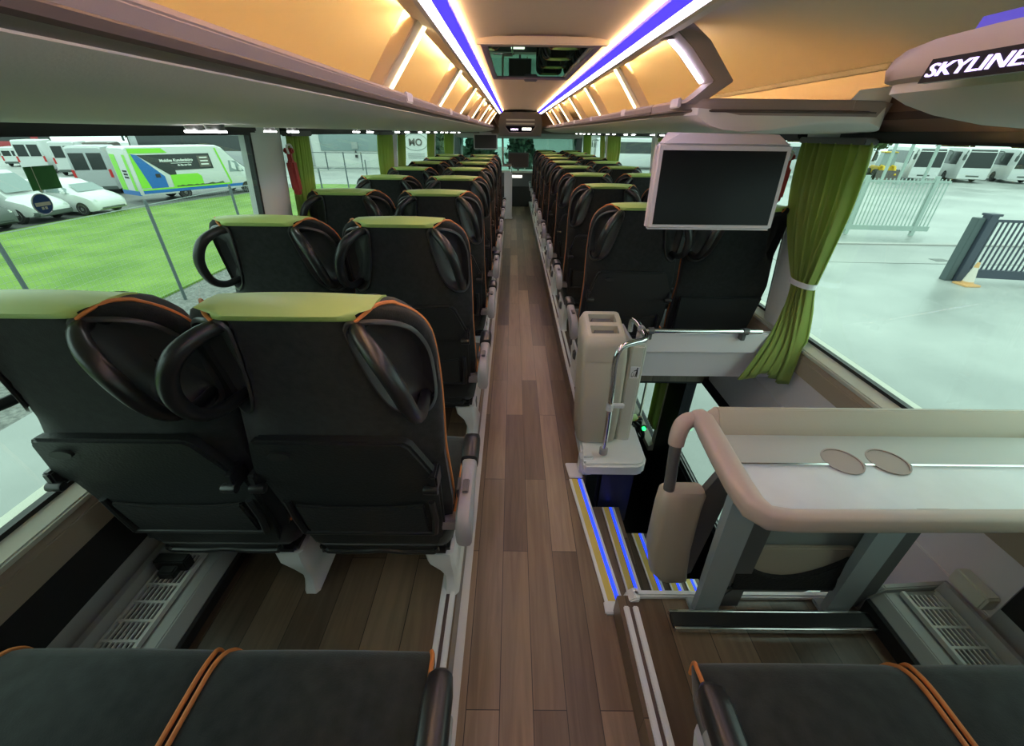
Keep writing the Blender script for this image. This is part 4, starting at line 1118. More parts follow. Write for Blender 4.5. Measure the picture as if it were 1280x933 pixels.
q = MB(); q.box(-1.30, -.277, 7.2, 9.0, -1.9, -1.86); q.box(-1.30, -1.26, 7.2, 9.0, -1.9, -.05); q.box(-.29, -.277, 7.2, 9.0, -1.9, -.05); struct('wall_stair_lower', q, 'dark')
# floor bolts
# lower deck seat, curtain and button glimpsed through the stairwell
# ------------------------------------------------------------------ the yard outside
def ground_mat(name, c1, c2, scale, rough, rvar=0, bump=0, bscale=8):
    m, nt, b = nmat(name); N = nt.nodes; L = nt.links
    tc = N.new('ShaderNodeTexCoord'); t = N.new('ShaderNodeTexNoise'); t.inputs['Scale'].default_value = scale; t.inputs['Detail'].default_value = 8
    r = N.new('ShaderNodeValToRGB'); r.color_ramp.elements[0].position = .35; r.color_ramp.elements[1].position = .68
    r.color_ramp.elements[0].color = (*c1, 1); r.color_ramp.elements[1].color = (*c2, 1)
    L.new(tc.outputs['Object'], t.inputs['Vector']); L.new(t.outputs['Fac'], r.inputs['Fac']); L.new(r.outputs['Color'], b.inputs['Base Color'])
    mr = N.new('ShaderNodeMapRange'); mr.inputs['To Min'].default_value = rough-rvar; mr.inputs['To Max'].default_value = rough+rvar
    L.new(t.outputs['Fac'], mr.inputs['Value']); L.new(mr.outputs[0], b.inputs['Roughness'])
    if bump:
        t2 = N.new('ShaderNodeTexNoise'); t2.inputs['Scale'].default_value = bscale; t2.inputs['Detail'].default_value = 4
        bp = N.new('ShaderNodeBump'); bp.inputs['Strength'].default_value = bump; bp.inputs['Distance'].default_value = .05
        L.new(tc.outputs['Object'], t2.inputs['Vector']); L.new(t2.outputs['Fac'], bp.inputs['Height']); L.new(bp.outputs['Normal'], b.inputs['Normal'])
    return m
M['concrete'] = ground_mat('wet_concrete', (.19, .205, .20), (.35, .365, .355), .3, .40, .2)
M['road'] = ground_mat('pale_road', (.23, .24, .24), (.31, .32, .31), .4, .5, .1)
M['asphalt'] = ground_mat('damp_asphalt', (.08, .085, .085), (.135, .14, .135), .5, .55, .1)
M['gravel'] = ground_mat('gravel', (.10, .105, .10), (.22, .22, .21), 14, .9, 0, .6, 20)
M['grass'] = ground_mat('grass', (.095, .19, .022), (.175, .29, .045), .55, .95, 0, 1.0, 9)
M['kerb'] = mat('kerb_stone', (.34, .34, .33), .8)
M['vwhite'] = mat('vehicle_white', (.58, .60, .60), .3, coat=.3)
M['vsilver'] = mat('vehicle_silver', (.42, .44, .45), .35, metal=.3)
M['vdark'] = mat('vehicle_brown', (.10, .085, .075), .4)
M['vred'] = mat('vehicle_red', (.35, .03, .04), .35)
M['vblue'] = mat('vehicle_blue', (.015, .13, .42), .4)
M['vgreen'] = mat('vehicle_green', (.22, .62, .04), .4)
M['vglass'] = mat('vehicle_glass', (.022, .028, .028), .15)
M['vglassl'] = mat('vehicle_glass_pale', (.20, .26, .26), .12)
M['tyre'] = mat('tyre_rubber', (.02, .02, .02), .8)
M['hub'] = mat('wheel_trim', (.42, .42, .40), .4)
M['lamp'] = mat('headlamp', (.62, .65, .65), .2)
M['tail'] = mat('tail_lamp', (.5, .02, .02), .3)
M['bumper'] = mat('grey_bumper', (.07, .085, .08), .6)
M['tan'] = mat('tan_lettering', (.42, .29, .22), .5)
M['fence'] = mat('fence_green_grey', (.075, .10, .105), .5)
M['wire'] = mat('fence_wire', (.30, .36, .33), .5)
M['galv'] = mat('galvanised_green', (.33, .41, .38), .45)
M['gate'] = mat('gate_dark', (.05, .06, .085), .5)
M['cone_o'] = mat('cone_orange', (.62, .36, .16), .6)
M['cone_w'] = mat('cone_white', (.62, .56, .50), .6)
M['yel'] = mat('loader_yellow', (.62, .42, .02), .5)
M['bldw'] = mat('building_white', (.52, .54, .52), .7, var=.04, vscale=.6)
M['bldg'] = mat('building_grey', (.36, .38, .38), .7)
M['bark'] = mat('bark', (.06, .045, .03), .9)
M['leafd'] = mat('leaf_dark', (.030, .055, .030), .8, var=.5, vscale=.8)
M['leafb'] = mat('leaf_brown', (.16, .10, .035), .8, var=.5, vscale=.8)
M['leafy'] = mat('leaf_yellow', (.30, .26, .05), .8, var=.4, vscale=.8)
M['leafg'] = mat('leaf_green', (.07, .12, .04), .8, var=.5, vscale=.8)

def slab(name, poly, z, m):
    q = MB(); q.prism(poly, 'z', z-.25, z); return struct(name, q, m)
slab('floor_yard', [(-7.3, -60), (120, -60), (120, 140), (-7.3, 140)], ZG, 'concrete')
slab('floor_road', [(-140, 35.5), (-7.3, 35.5), (-7.3, 140), (-140, 140)], ZG-.01, 'road')
slab('floor_parking', [(-140, -60), (-20, -60), (-15, 20), (-14, 35.5), (-140, 35.5)], ZG+.0, 'asphalt')
slab('floor_gravel', [(-8.9, -60), (-7.3, -60), (-7.3, 35.5), (-8.9, 35.5)], ZG, 'gravel')
q = MB(); q.prism([(-21.4, -40), (-8.9, -40), (-8.9, 35.5), (-15.5, 35.5), (-17.0, 31.5), (-19.0, 26.2), (-20.6, 21)], 'z', ZG-.1, ZG+.05)
lw = solo('lawn', q, 'grass', 'bright green lawn beyond the wire fence on the left', 'lawn'); lw['kind'] = 'stuff'
q = MB(); q.prism([(-5, 17.0), (60, 15.5), (60, 15.75), (-5, 17.25)], 'z', ZG, ZG+.06); struct('trim_61', q, 'kerb')
q = MB(); q.prism([(9, 14.0), (40, 13.2), (40, 16.0), (9, 16.8)], 'z', ZG, ZG+.012); struct('floor_path', q, 'road')
q = MB(); q.box(14.6, 15.1, 14.15, 14.5, ZG, ZG+.02); struct('trim_62', q, 'asphalt')

# wire fence
fx = -8.3; posts = [3.5+3.13*k for k in range(0, 11)]
g = thing('wire_fence', 'wire mesh fence on grey posts between the bus and the lawn', 'fence', (fx, 18, ZG))
q = MB()
for k in range(0, 330):
    y = 2.0+.1*k; q.box(fx-.0015, fx+.0015, y-.0015, y+.0015, ZG+.1, ZG+2.22)
for k in range(0, 22):
    z = ZG+.12+.1*k; q.box(fx-.0015, fx+.0015, 2.0, 35, z-.0015, z+.0015)
q.box(fx-.003, fx+.003, 2.0, 35, ZG+2.215, ZG+2.23)
part('wire_mesh', q, 'wire', g)
for y in posts:
    q = MB(); q.lathe([(0, ZG-.05), (.035, ZG-.05), (.035, ZG+2.30), (.028, ZG+2.33), (0, ZG+2.335)], (fx, y, 0), n=10); part('post', q, 'fence', g)

# vehicles: stations along x (x, bottom, belt, roof, half width, half width at roof)
def body(st):
    q = MB(); rings = []
    for x, zb, be, ro, w, wr in st:
        h = min(.06, (ro-be)*.4+.01); m = .10*w
        rings.append([(x, -w+.03, zb), (x, w-.03, zb), (x, w, zb+.08), (x, w, be), (x, wr, ro-h), (x, wr-m, ro), (x, -wr+m, ro), (x, -wr, ro-h), (x, -w, be), (x, -w, zb+.08)])
    q.loft(rings); return q
def at_st(st, x):
    for a, b in zip(st, st[1:]):
        if a[0] <= x <= b[0]:
            t = (x-a[0])/(b[0]-a[0]+1e-9); return [a[i]+(b[i]-a[i])*t for i in range(6)]
    return st[-1] if x > st[-1][0] else st[0]
def side_pt(st, s, x, f, d=.012):
    _, zb, be, ro, w, wr = at_st(st, x); h = min(.06, (ro-be)*.4+.01)
    return (x, s*(w+(wr-w)*f+d), be+(ro-h-be)*f)
def quad_panel(q, pts, mi=0):
    n = Vector((0, 0, 0)); P = [Vector(p) for p in pts]
    q.add(P, [tuple(range(len(P)))], mi)
def side_panel(st, s, x0, x1, f0, f1, n=6):
    q = MB(); up = []; lo = []
    for i in range(n+1):
        x = x0+(x1-x0)*i/n; lo.append(side_pt(st, s, x, f0)); up.append(side_pt(st, s, x, f1))
    for i in range(n): q.add([lo[i], lo[i+1], up[i+1], up[i]], [(0, 1, 2, 3)])
    return q
def wheel(root, x, y, r, w=.2):
    s = 1 if y > 0 else -1
    q = MB(); q.lathe([(r*.6, -w/2), (r*.93, -w/2), (r, -w*.3), (r, w*.3), (r*.93, w/2), (r*.6, w/2)], (x, y, r), 'y', 20); q.v = [tuple(p) for p in q.v]
    wh = part('wheel', q, 'tyre', root, local=True)
    q = MB(); q.lathe([(0, 0), (r*.25, .0), (r*.3, -.02), (r*.58, -.02), (r*.62, .01), (r*.62, -.05), (0, -.05)], (x, y+s*(w/2-.0), r), 'y', 18)
    if s < 0: q.v = [(a, 2*(y+s*w/2)-b, c) for a, b, c in q.v]
    part('wheel_trim', q, 'hub', wh, local=True)
def box_part(root, nm, m, *b, r=.02): q = MB(); q.box(*b, r); return part(nm, q, m, root, local=True)
def place(name, label, cat, x, y, deg, group=None): return thing(name, label, cat, (x, y, ZG), R(deg), group)

def hatchback(label, x, y, deg, m='vwhite', L=4.2, H=1.56, name='car', gl='vglassl'):
    r = place(name, label, 'car', x, y, deg)
    st = [(-L/2, .34, .75, .85, .72, .66), (-L/2+.06, .22, .9, 1.05, .84, .68), (-L/2+.35, .2, .98, H-.12, .87, .66), (-L/2+.7, .18, .98, H-.02, .88, .67), (-.1, .18, .96, H, .88, .68), (.35, .18, .95, H-.06, .88, .67), (.75, .18, .95, H-.24, .88, .69), (1.28, .18, .93, 1.02, .88, .76), (1.75, .2, .78, .90, .86, .74), (L/2-.08, .24, .62, .74, .80, .68), (L/2, .30, .5, .6, .70, .6)]
    q = body(st); part('body', q, m, r, local=True, angle=40)
    for s in (-1, 1):
        q = side_panel(st, s, -L/2+.55, -.25, .12, .86); part('side_window', q, gl, r, local=True)
        q = side_panel(st, s, -.17, .98, .12, .84); part('side_window', q, gl, r, local=True)
        box_part(r, 'door_mirror', m, .72, .86, min(s*.9, s*1.04), max(s*.9, s*1.04), .98, 1.10)
        box_part(r, 'headlamp', 'lamp', L/2-.34, L/2-.06, min(s*.45, s*.78), max(s*.45, s*.78), .60, .74, r=.05)
        for xx in (-L/2+.75, L/2-.78): wheel(r, xx, s*.80, .31)
        box_part(r, 'tail_lamp', 'tail', -L/2-.01, -L/2+.2, min(s*.66, s*.86), max(s*.66, s*.86), .78, 1.0, r=.03)
    q = MB(); q.add([(.82, .60, H-.22), (1.24, .68, 1.03), (1.24, -.68, 1.03), (.82, -.60, H-.22)], [(0, 1, 2, 3)]); q.v = [(a+.03, b, c+.03) for a, b, c in q.v]; part('windscreen', q, gl, r, local=True)
    box_part(r, 'bumper', 'bumper', L/2-.12, L/2+.02, -.62, .62, .30, .38); box_part(r, 'grille', 'bumper', L/2-.1, L/2-.01, -.42, .42, .54, .60, r=.01)
    return r
def van(label, x, y, deg, m='vwhite', L=5.3, H=2.5, W=1.95, cat='van', rear_star=False, name='van', small=False):
    r = place(name, label, cat, x, y, deg); w = W/2; b = .48*H
    st = [(-L/2, .35, b, H-.12, w-.06, w-.16), (-L/2+.1, .3, b, H-.02, w, w-.12), (L/2-2.1 if not small else L/2-1.9, .28, b, H, w, w-.12), (L/2-1.75, .28, b, H-.1, w, w-.13), (L/2-1.0, .28, b, b+.20 if not small else b+.14, w, w-.14), (L/2-.35, .3, b*.82, b*.95, w-.03, w-.2), (L/2-.05, .34, b*.6, b*.7, w-.12, w-.28), (L/2, .36, b*.5, b*.55, w-.2, w-.34)]
    q = body(st); part('body', q, m, r, local=True, angle=40)
    for s in (-1, 1):
        q = side_panel(st, s, L/2-2.35 if not small else L/2-2.3, L/2-1.22, .12, .74); part('side_window', q, 'vglass', r, local=True)
        box_part(r, 'door_mirror', 'bumper', L/2-1.4, L/2-1.25, min(s*w, s*(w+.22)), max(s*w, s*(w+.22)), b+.05, b+.33)
        box_part(r, 'headlamp', 'lamp', L/2-.42, L/2-.03, min(s*(w-.45), s*(w-.12)), max(s*(w-.45), s*(w-.12)), b*.58, b*.74, r=.05)
        for xx in (-L/2+.95, L/2-.9): wheel(r, xx, s*(w-.11), .34)
        box_part(r, 'tail_lamp', 'tail', -L/2-.015, -L/2+.06, min(s*(w-.18), s*(w-.02)), max(s*(w-.18), s*(w-.02)), b-.35, b+.15, r=.02)
        q = MB(); a0, a1 = sorted((s*.06, s*(w-.2))); q.box(-L/2-.012, -L/2+.02, a0, a1, b+.12, H-.38); part('rear_window', q, 'vglass', r, local=True)
    q = MB(); zr = H-.14; q.add([(L/2-1.70, w-.22, zr), (L/2-1.02, w-.18, b+.24), (L/2-1.02, -w+.18, b+.24), (L/2-1.70, -w+.22, zr)], [(0, 1, 2, 3)]); q.v = [(a+.04, bb, c+.03) for a, bb, c in q.v]; part('windscreen', q, 'vglassl', r, local=True)
    box_part(r, 'bumper', 'bumper', L/2-.30, L/2+.03, -w+.08, w-.08, .28, .52, r=.05); box_part(r, 'bumper', 'bumper', -L/2-.05, -L/2+.1, -w+.05, w-.05, .3, .5, r=.03)
    if rear_star:
        q = MB()
        for k in range(6):
            a = PI/6+PI/3*k; q.add([(-L/2-.02, .12*math.cos(a+1.57), 1.6+.12*math.sin(a+1.57)), (-L/2-.02, .12*math.cos(a-1.57), 1.6+.12*math.sin(a-1.57)), (-L/2-.02, .85*math.cos(a)-.1*math.sin(a), 1.6+.85*math.sin(a)+.1*math.cos(a)), (-L/2-.02, .85*math.cos(a)+.1*math.sin(a), 1.6+.85*math.sin(a)-.1*math.cos(a))], [(0, 1, 2, 3)])
        part('star_emblem', q, 'tan', r, local=True)
    return r
def coach(label, x, y, deg, m='vwhite', L=10, H=3.1, W=2.45, band='vglass', cat='bus', group=None):
    r = place('coach', label, cat, x, y, deg, group); w = W/2; b = .47*H
    st = [(-L/2, .4, b, H-.25, w-.1, w-.18), (-L/2+.12, .3, b, H-.05, w, w-.06), (L/2-.7, .3, b, H, w, w-.06), (L/2-.2, .3, b, H-.06, w-.03, w-.1), (L/2, .34, b*.9, H-.35, w-.12, w-.2)]
    q = body(st); part('body', q, m, r, local=True, angle=40)
    for s in (-1, 1):
        q = side_panel(st, s, -L/2+.3, L/2-.9, .08, .80, 10); part('window_band', q, band, r, local=True)
        for xx in (-L/2+2.4, L/2-2.3): wheel(r, xx, s*(w-.12), .46, .28)
        q = MB(); q.tube([(L/2-.25, s*(w-.15), H-.25), (L/2+.25, s*(w+.05), H-.3), (L/2+.3, s*(w+.12), H-.6)], .04, 8, 3); q.box(L/2+.2, L/2+.34, min(s*w, s*(w+.2)), max(s*w, s*(w+.2)), H-1.05, H-.55, .04); part('mirror_arm', q, 'bumper', r, local=True)
        box_part(r, 'headlamp', 'lamp', L/2-.14, L/2+.01, min(s*(w-.62), s*(w-.2)), max(s*(w-.62), s*(w-.2)), .62, .82, r=.05)
        box_part(r, 'tail_lamp', 'tail', -L/2-.02, -L/2+.08, min(s*(w-.32), s*(w-.14)), max(s*(w-.32), s*(w-.14)), .95, 1.5, r=.03)
    q = MB(); q.add([(L/2+.012, -w+.2, b*.92), (L/2+.012, w-.2, b*.92), (L/2+.012, w-.26, H-.40), (L/2+.012, -w+.26, H-.40)], [(0, 1, 2, 3)]); q.add([(L/2+.012, -w+.26, H-.40), (L/2+.012, w-.26, H-.40), (L/2-.09, w-.3, H-.16), (L/2-.09, -w+.3, H-.16)], [(0, 1, 2, 3)]); part('windscreen', q, 'vglass', r, local=True)
    q = MB(); q.box(-L/2-.015, -L/2+.03, -w+.3, w-.3, b+.05, H-.5); part('rear_window', q, 'vglass', r, local=True)
    box_part(r, 'grille', 'bumper', L/2-.1, L/2+.012, -.5, .5, .5, .66, r=.02)
    return r

# left car park
van('white van with a dark bumper at the left edge of the window', -23.1, 19.6, 2, H=2.05, W=1.85, L=4.5, small=True)
hatchback('white hatchback parked between the white van and the green minibus', -22.1, 21.9, -4)
hatchback('dark car cut by the left photo edge', -22.9, 17.2, 0, 'bumper')
van('small white van far left with red tail lamps', -54.5, 51, 118, H=1.9, W=1.8, L=4.2, small=True)
van('tall white van, left of the row seen from behind', -44.6, 43.6, 118, H=2.75)
van('tall white van beside the brown starred van', -40.4, 42.6, 118, H=2.7)
van('brown van with a tan star on its rear', -35.8, 40.8, 118, 'vdark', H=2.7, rear_star=True)
van('silver van standing right behind the green and blue minibus', -27.6, 30.6, 118, 'vsilver', H=2.75)
coach('red coach at the far left edge', -78, 72, 5, 'vred', L=11, H=3.6)
coach('silver coach with dark windows behind the green minibus roof', -31.5, 46.5, 178, 'vsilver', L=12, H=3.7)
# the green, white and blue minibus
g = place('minibus', 'green, white and blue minibus with a dark lettered window on the car park', 'bus', -20.05, 29.3, 61)
W2 = 1.02
st = [(-4.25, .38, 1.35, 2.75, W2-.03, W2-.06), (-4.1, .36, 1.35, 2.85, W2, W2-.02), (.6, .36, 1.35, 2.85, W2, W2-.02), (.95, .36, 1.35, 2.72, W2, W2-.03), (1.55, .36, 1.3, 2.05, W2, W2-.06), (2.35, .36, 1.2, 1.42, W2-.02, W2-.2), (2.85, .38, .95, 1.12, W2-.1, W2-.3), (3.0, .42, .8, .9, W2-.2, W2-.4)]
part('body', body(st), 'vwhite', g, local=True, angle=40)
s = -1
def sp(x, z, d=.014):
    _, zb, be, ro, w, wr = at_st(st, x)
    y = w if z <= be else w+(wr-w)*(z-be)/(ro-.06-be)
    return (x, -(y+d), z)
def decal(nm, pts, m, d=.014, par=g):
    q = MB(); q.add([sp(x, z, d) for x, z in pts], [tuple(range(len(pts)))]); return part(nm, q, m, par, local=True)
decal('roof_stripe', [(-4.09, 2.5), (-2.2, 2.5), (-2.45, 2.74), (-4.09, 2.74)], 'vgreen')
decal('dark_window', [(-3.75, 2.42), (.05, 2.42), (.10, 1.58), (-2.1, 1.58), (-2.1, 1.35), (-2.45, 1.35)], 'vglass', .016)
decal('blue_wedge', [(-4.0, 2.48), (-3.75, 2.42), (-2.75, 1.3), (-2.75, .72), (-3.6, .72)], 'vblue', .018)
decal('green_corner', [(-4.09, 2.45), (-4.02, 2.5), (-3.6, .75), (-4.09, .75)], 'vgreen', .016)
decal('green_patch', [(-2.45, 1.36), (-.95, 1.36), (-.75, 1.2), (-.75, .70), (-2.45, .70)], 'vgreen', .016)
decal('green_line', [(-4.08, .62), (.95, .62), (.95, .70), (-4.08, .70)], 'vgreen', .016)
decal('cab_edge', [(.45, 2.7), (.55, 2.7), (1.0, .7), (.88, .7)], 'vgreen', .018)
decal('skirt', [(-4.08, .46), (1.9, .46), (1.9, .62), (-4.08, .62)], 'vblue', .015)
decal('skyline_print', [(-2.3, .70)]+[(-2.3+.16*k, .74+.09*random.random()) for k in range(18)]+[(.5, .70)], 'leafg', .019)
decal('cab_window', [(1.02, 1.32), (1.98, 1.30), (1.62, 1.92), (1.12, 1.98)], 'vglassl', .02)
decal('side_label', [(-3.2, 1.25), (-2.95, 1.25), (-2.95, 1.45), (-3.2, 1.45)], 'stk_black', .021)
pb = decal('info_panel', [(-.65, 1.68), (.0, 1.68), (-.02, 2.3), (-.70, 2.3)], 'vdark', .020)
q = MB()
for k in range(3): q.add([sp(x, z, .024) for x, z in [(-.55, 1.8+.18*k), (-.1, 1.8+.18*k), (-.12, 1.87+.18*k), (-.57, 1.87+.18*k)]], [(0, 1, 2, 3)])
part('print', q, 'stk_white', pb, local=True)
for txt, sz, cx, cz in (('Mobiles Kundenbüro', .21, -1.85, 2.10), ('für Sie vor Ort', .12, -1.5, 1.84)):
    vs, fs = text_mesh(txt, sz, .004, .006)
    a = Vector(sp(cx, cz, .022)); up = (Vector(sp(cx, cz+.1, .022))-a).normalized()
    q = MB(); q.add(vs, fs, 0, frame_mx(a, (1, 0, 0), up)); part('lettering', q, 'stk_white', g, local=True)
decal('underline', [(-2.2, 1.94), (-1.05, 1.94), (-1.05, 1.965), (-2.2, 1.965)], 'stk_white', .02)
q = MB(); q.box(-4.27, -4.2, -.95, .90, .62, 2.45); part('rear_panel', q, 'vwhite', g, local=True)
q = MB(); q.box(-4.285, -4.26, -.92, -.62, .62, 2.45); q2 = part('rear_stripe', q, 'vgreen', g, local=True)
q = MB(); q.box(-4.285, -4.26, .25, .85, .62, 2.45); part('rear_stripe', q, 'vgreen', g, local=True)
q = MB(); q.box(-4.28, -4.1, -.98, .98, .38, .62); part('rear_bumper', q, 'vblue', g, local=True)
for k in range(3):
    q = MB(); q.box(-4.29, -4.26, -.45, .0, 1.25+.16*k, 1.35+.16*k); part('rear_print', q, 'vglass', g, local=True)
for sgn in (-1, 1):
    for xx in (-1.95, 1.9): wheel(g, xx, sgn*(W2-.1), .35, .22)
    box_part(g, 'door_mirror', 'vwhite', 1.6, 1.75, min(sgn*W2, sgn*(W2+.2)), max(sgn*W2, sgn*(W2+.2)), 1.35, 1.62)
    box_part(g, 'headlamp', 'lamp', 2.55, 2.9, min(sgn*.5, sgn*.85), max(sgn*.5, sgn*.85), .85, 1.05, r=.05)
q = MB(); q.add([(1.0, .8, 2.68), (1.58, .78, 2.02), (1.58, -.78, 2.02), (1.0, -.8, 2.68)], [(0, 1, 2, 3)]); q.add([(1.60, .8, 2.0), (2.3, .72, 1.46), (2.3, -.72, 1.46), (1.6, -.8, 2.0)], [(0, 1, 2, 3)]); q.v = [(a+.03, b, c+.03) for a, b, c in q.v]; part('windscreen', q, 'vglassl', g, local=True)

# buildings, trailer and railing across the road
g = thing('workshop', 'long white workshop with a dark window strip across the road', 'building', (-20, 58, ZG))
q = MB(); q.box(-23.4, -13.2, 54.0, 64, ZG, 3.2); part('hall', q, 'bldw', g)
q = MB(); q.box(-34, -23.4, 55.0, 64, ZG, 3.0); an = part('annex', q, 'bldg', g)
q = MB(); q.box(-22.4, -13.4, 53.9, 54.0, -.55, 1.5); part('window_strip', q, 'vglassl', g)
q = MB(); q.box(-26.3, -25.3, 54.93, 55.0, ZG, -.2); part('door', q, 'bldw', an)
q = MB(); q.box(-26.4, -25.2, 54.93, 55.0, -.1, .9); part('door_window', q, 'panelg', an)
q = MB(); q.box(-23.6, -13.0, 53.85, 64.1, 3.2, 3.4); part('roof_edge', q, 'bldg', g)
g = thing('sign_board', 'small square sign with two arrows on the white workshop', 'sign', (-18.3, 53.8, -1.9))
q = MB(); q.box(-18.75, -18.05, 53.80, 53.88, -.35, .35); part('plate', q, 'panelg', g)
q = MB(); q.add([(-18.5, 53.79, -.75), (-18.2, 53.79, -.75), (-18.35, 53.79, -.45)], [(0, 1, 2)]); q.box(-18.5, -18.2, 53.79, 53.87, -1.25, -.95); part('arrow', q, 'stk_black', g)
g = thing('box_trailer', 'white box trailer with an oval lettered emblem beyond the left curtains', 'trailer', (-10.9, 52.6, ZG))
q = MB(); q.box(-12.9, -9.2, 52.0, 54.4, -1.9, 2.1, .05); part('box', q, 'bldw', g)
for x in (-12.2, -10.0):
    q = MB(); q.lathe([(0, -.12), (.36, -.12), (.4, -.08), (.4, .08), (.36, .12), (0, .12)], (x, 52.3, ZG+.4), 'y', 16); part('wheel', q, 'tyre', g)
q = MB(); P2 = [(-10.95+1.35*math.cos(2*PI*k/40), 51.985, .45+.80*math.sin(2*PI*k/40)) for k in range(41)]; q.tube(P2, .035, 6); part('oval_emblem', q, 'panelg', g)
vs, fs = text_mesh('MO', .95, .02, .03); q = MB(); q.add(vs, fs, 0, frame_mx((-10.95, 51.97, .40), (1, 0, 0), (0, 0, 1))); part('lettering', q, 'vdark', g)
for z in (-.75, -.95, -1.15):
    q = MB(); q.box(-11.9, -10.0, 51.96, 52.0, z, z+.08); part('printed_line', q, 'panelg', g)
g = thing('street_railing', 'thin grey railing beside the far road in front of the workshop', 'railing', (-18, 49.5, ZG))
for k in range(7):
    x = -24+1.9*k; q = MB(); q.box(x-.05, x+.05, 49.45, 49.55, ZG, ZG+1.75); part('post', q, 'fence', g)
for z in (.15, 1.65):
    q = MB(); q.box(-24.1, -12.5, 49.47, 49.53, ZG+z, ZG+z+.06); part('rail', q, 'fence', g)
# in front: white hall and glasshouse
g = thing('hall', 'white flat roofed hall seen through the front windscreen', 'building', (12, 66, ZG))
q = MB(); q.box(2, 26, 62, 75, ZG, 1.3); part('wall', q, 'bldw', g)
q = MB(); q.prism([(1.5, 1.3), (27, -.2+1.5), (27, 1.6), (1.5, 1.6)], 'y', 61.5, 75.5); part('roof_edge', q, 'bldg', g)
q = MB(); q.box(13, 24, 61.9, 62.0, -1.2, .9); part('window_strip', q, 'vglass', g)

# trees
def leaf_mesh(n, rx, rz, cz, leaf, m, shape='round'):
    q = MB()
    for i in range(n):
        while True:
            p = Vector((random.uniform(-1, 1), random.uniform(-1, 1), random.uniform(-1, 1)))
            if .25 < p.length < 1: break
        if shape == 'cone':
            k = 1-.5*(p.z+1); p.x *= .15+k*.9; p.y *= .15+k*.9
        k = 1+.25*noise.noise(p*2.5)
        c = Vector((p.x*rx*k, p.y*rx*k, cz+p.z*rz*k))
        a = Vector((random.gauss(0, 1), random.gauss(0, 1), random.gauss(0, 1))).normalized(); b = a.orthogonal().normalized(); d = a.cross(b)
        s = leaf*random.uniform(.6, 1.3)
        q.add([c-b*s, c+d*s*.6, c+b*s, c-d*s*.6], [(0, 1, 2, 3)])
    return q.mesh('foliage', m, angle=180)
LMD = leaf_mesh(1500, 3.0, 4.2, 4.6, .42, 'leafd', 'cone'); LMB = leaf_mesh(1300, 3.4, 2.8, 4.6, .45, 'leafb'); LMY = leaf_mesh(1200, 3.0, 2.6, 4.3, .42, 'leafy'); LMG = leaf_mesh(1400, 3.3, 3.0, 4.8, .45, 'leafg')
tq = MB(); tq.tube([(0, 0, 0), (.05, 0, 1.5), (0, .1, 3.2), (.1, 0, 5.2)], [.22, .18, .13, .05], 8, 3)
for a in range(5):
    tq.tube([(0, 0, 2.2+.4*a), (.8*math.cos(a*2.4), .8*math.sin(a*2.4), 3.2+.4*a), (1.6*math.cos(a*2.4), 1.6*math.sin(a*2.4), 3.9+.45*a)], [.09, .06, .02], 6)
TM = tq.mesh('trunk', 'bark')
def tree(x, y, me, sc_, label, group, rz=0):
    g = thing('tree', label, 'tree', (x, y, ZG), rz, group); g.scale = (sc_,)*3
    part('foliage', me, None, g, local=True); part('trunk', TM, None, g, local=True)
GT = 'trees beyond the yard'
TR = [(-96, 92, LMB, 1.3, 'brown autumn tree behind the vans, farthest left'), (-78, 95, LMG, 1.3, 'green tree behind the tall white vans'), (-66, 92, LMB, 1.4, 'brown autumn tree behind the brown van'), (-52, 86, LMY, 1.25, 'yellow autumn tree behind the green minibus'), (-43, 84, LMB, 1.4, 'brown tree behind the silver coach'),
      (-2.6, 36, LMD, .62, 'dark conifer ahead, left in the front windscreen'), (.6, 41, LMD, .60, 'dark conifer beside the windscreen bar'),
      (-5.6, 39, LMD, .66, 'dark conifer behind the brownish front screen'), (52, 84, LMB, 1.1, 'brown tree behind the coaches, leftmost on the right side'), (64, 82, LMG, 1.0, 'green tree behind the yellow loader'), (75, 80, LMB, 1.1, 'brown tree behind the middle right coach'), (86, 78, LMB, 1.1, 'brown tree behind the right edge coach'), (97, 76, LMY, 1.1, 'yellow tree at the far right edge')]
for i, (x, y, me, s_, lb) in enumerate(TR): tree(x, y, me, s_, lb, GT, i*1.3)

# right side: coaches, loader, gates, cone
coach('white coach front left of the yellow loader', 33.0, 46.5, -108, H=2.9, L=8)
coach('white coach front directly right of the yellow loader', 40.6, 47.0, -112, H=2.95, L=8)
coach('white coach front, second right of the yellow loader', 44.9, 46.6, -112, H=2.95, L=8)
coach('white coach front, third right of the yellow loader', 49.4, 46.2, -112, H=2.9, L=8)
van('white van nose at the right photo edge before the coaches', 45.8, 37.2, 180, H=2.0, W=1.9, L=4.6, small=True)
coach('white coach passing along the right windows, nearer', 24.5, 49.5, 170, H=3.2, L=11)
coach('white coach standing farther ahead on the right', 15.5, 57, 176, H=3.3, L=11)
g = place('wheel_loader', 'yellow wheel loader parked among the white coaches', 'loader', 36.6, 45.2, -110)
q = MB(); q.box(-1.6, .9, -.75, .75, .5, 1.25, .1); part('chassis', q, 'yel', g, local=True)
q = MB(); q.loft([[(-.7, -.6, 1.2), (.5, -.6, 1.2), (.5, .6, 1.2), (-.7, .6, 1.2)], [(-.6, -.52, 2.4), (.3, -.52, 2.4), (.3, .52, 2.4), (-.6, .52, 2.4)]]); cb = part('cab', q, 'vglassl', g, local=True)
q = MB(); q.box(-.68, .4, -.58, .58, 2.4, 2.5, .03); part('cab_roof', q, 'yel', cb, local=True)
for sgn in (-1, 1):
    for xx in (-1.0, .75): wheel(g, xx, sgn*.8, .5, .35)
    q = MB(); q.tube([(.3, sgn*.45, 1.3), (1.2, sgn*.45, 1.25), (1.9, sgn*.45, .55)], .1, 8); part('lift_arm', q, 'yel', g, local=True)
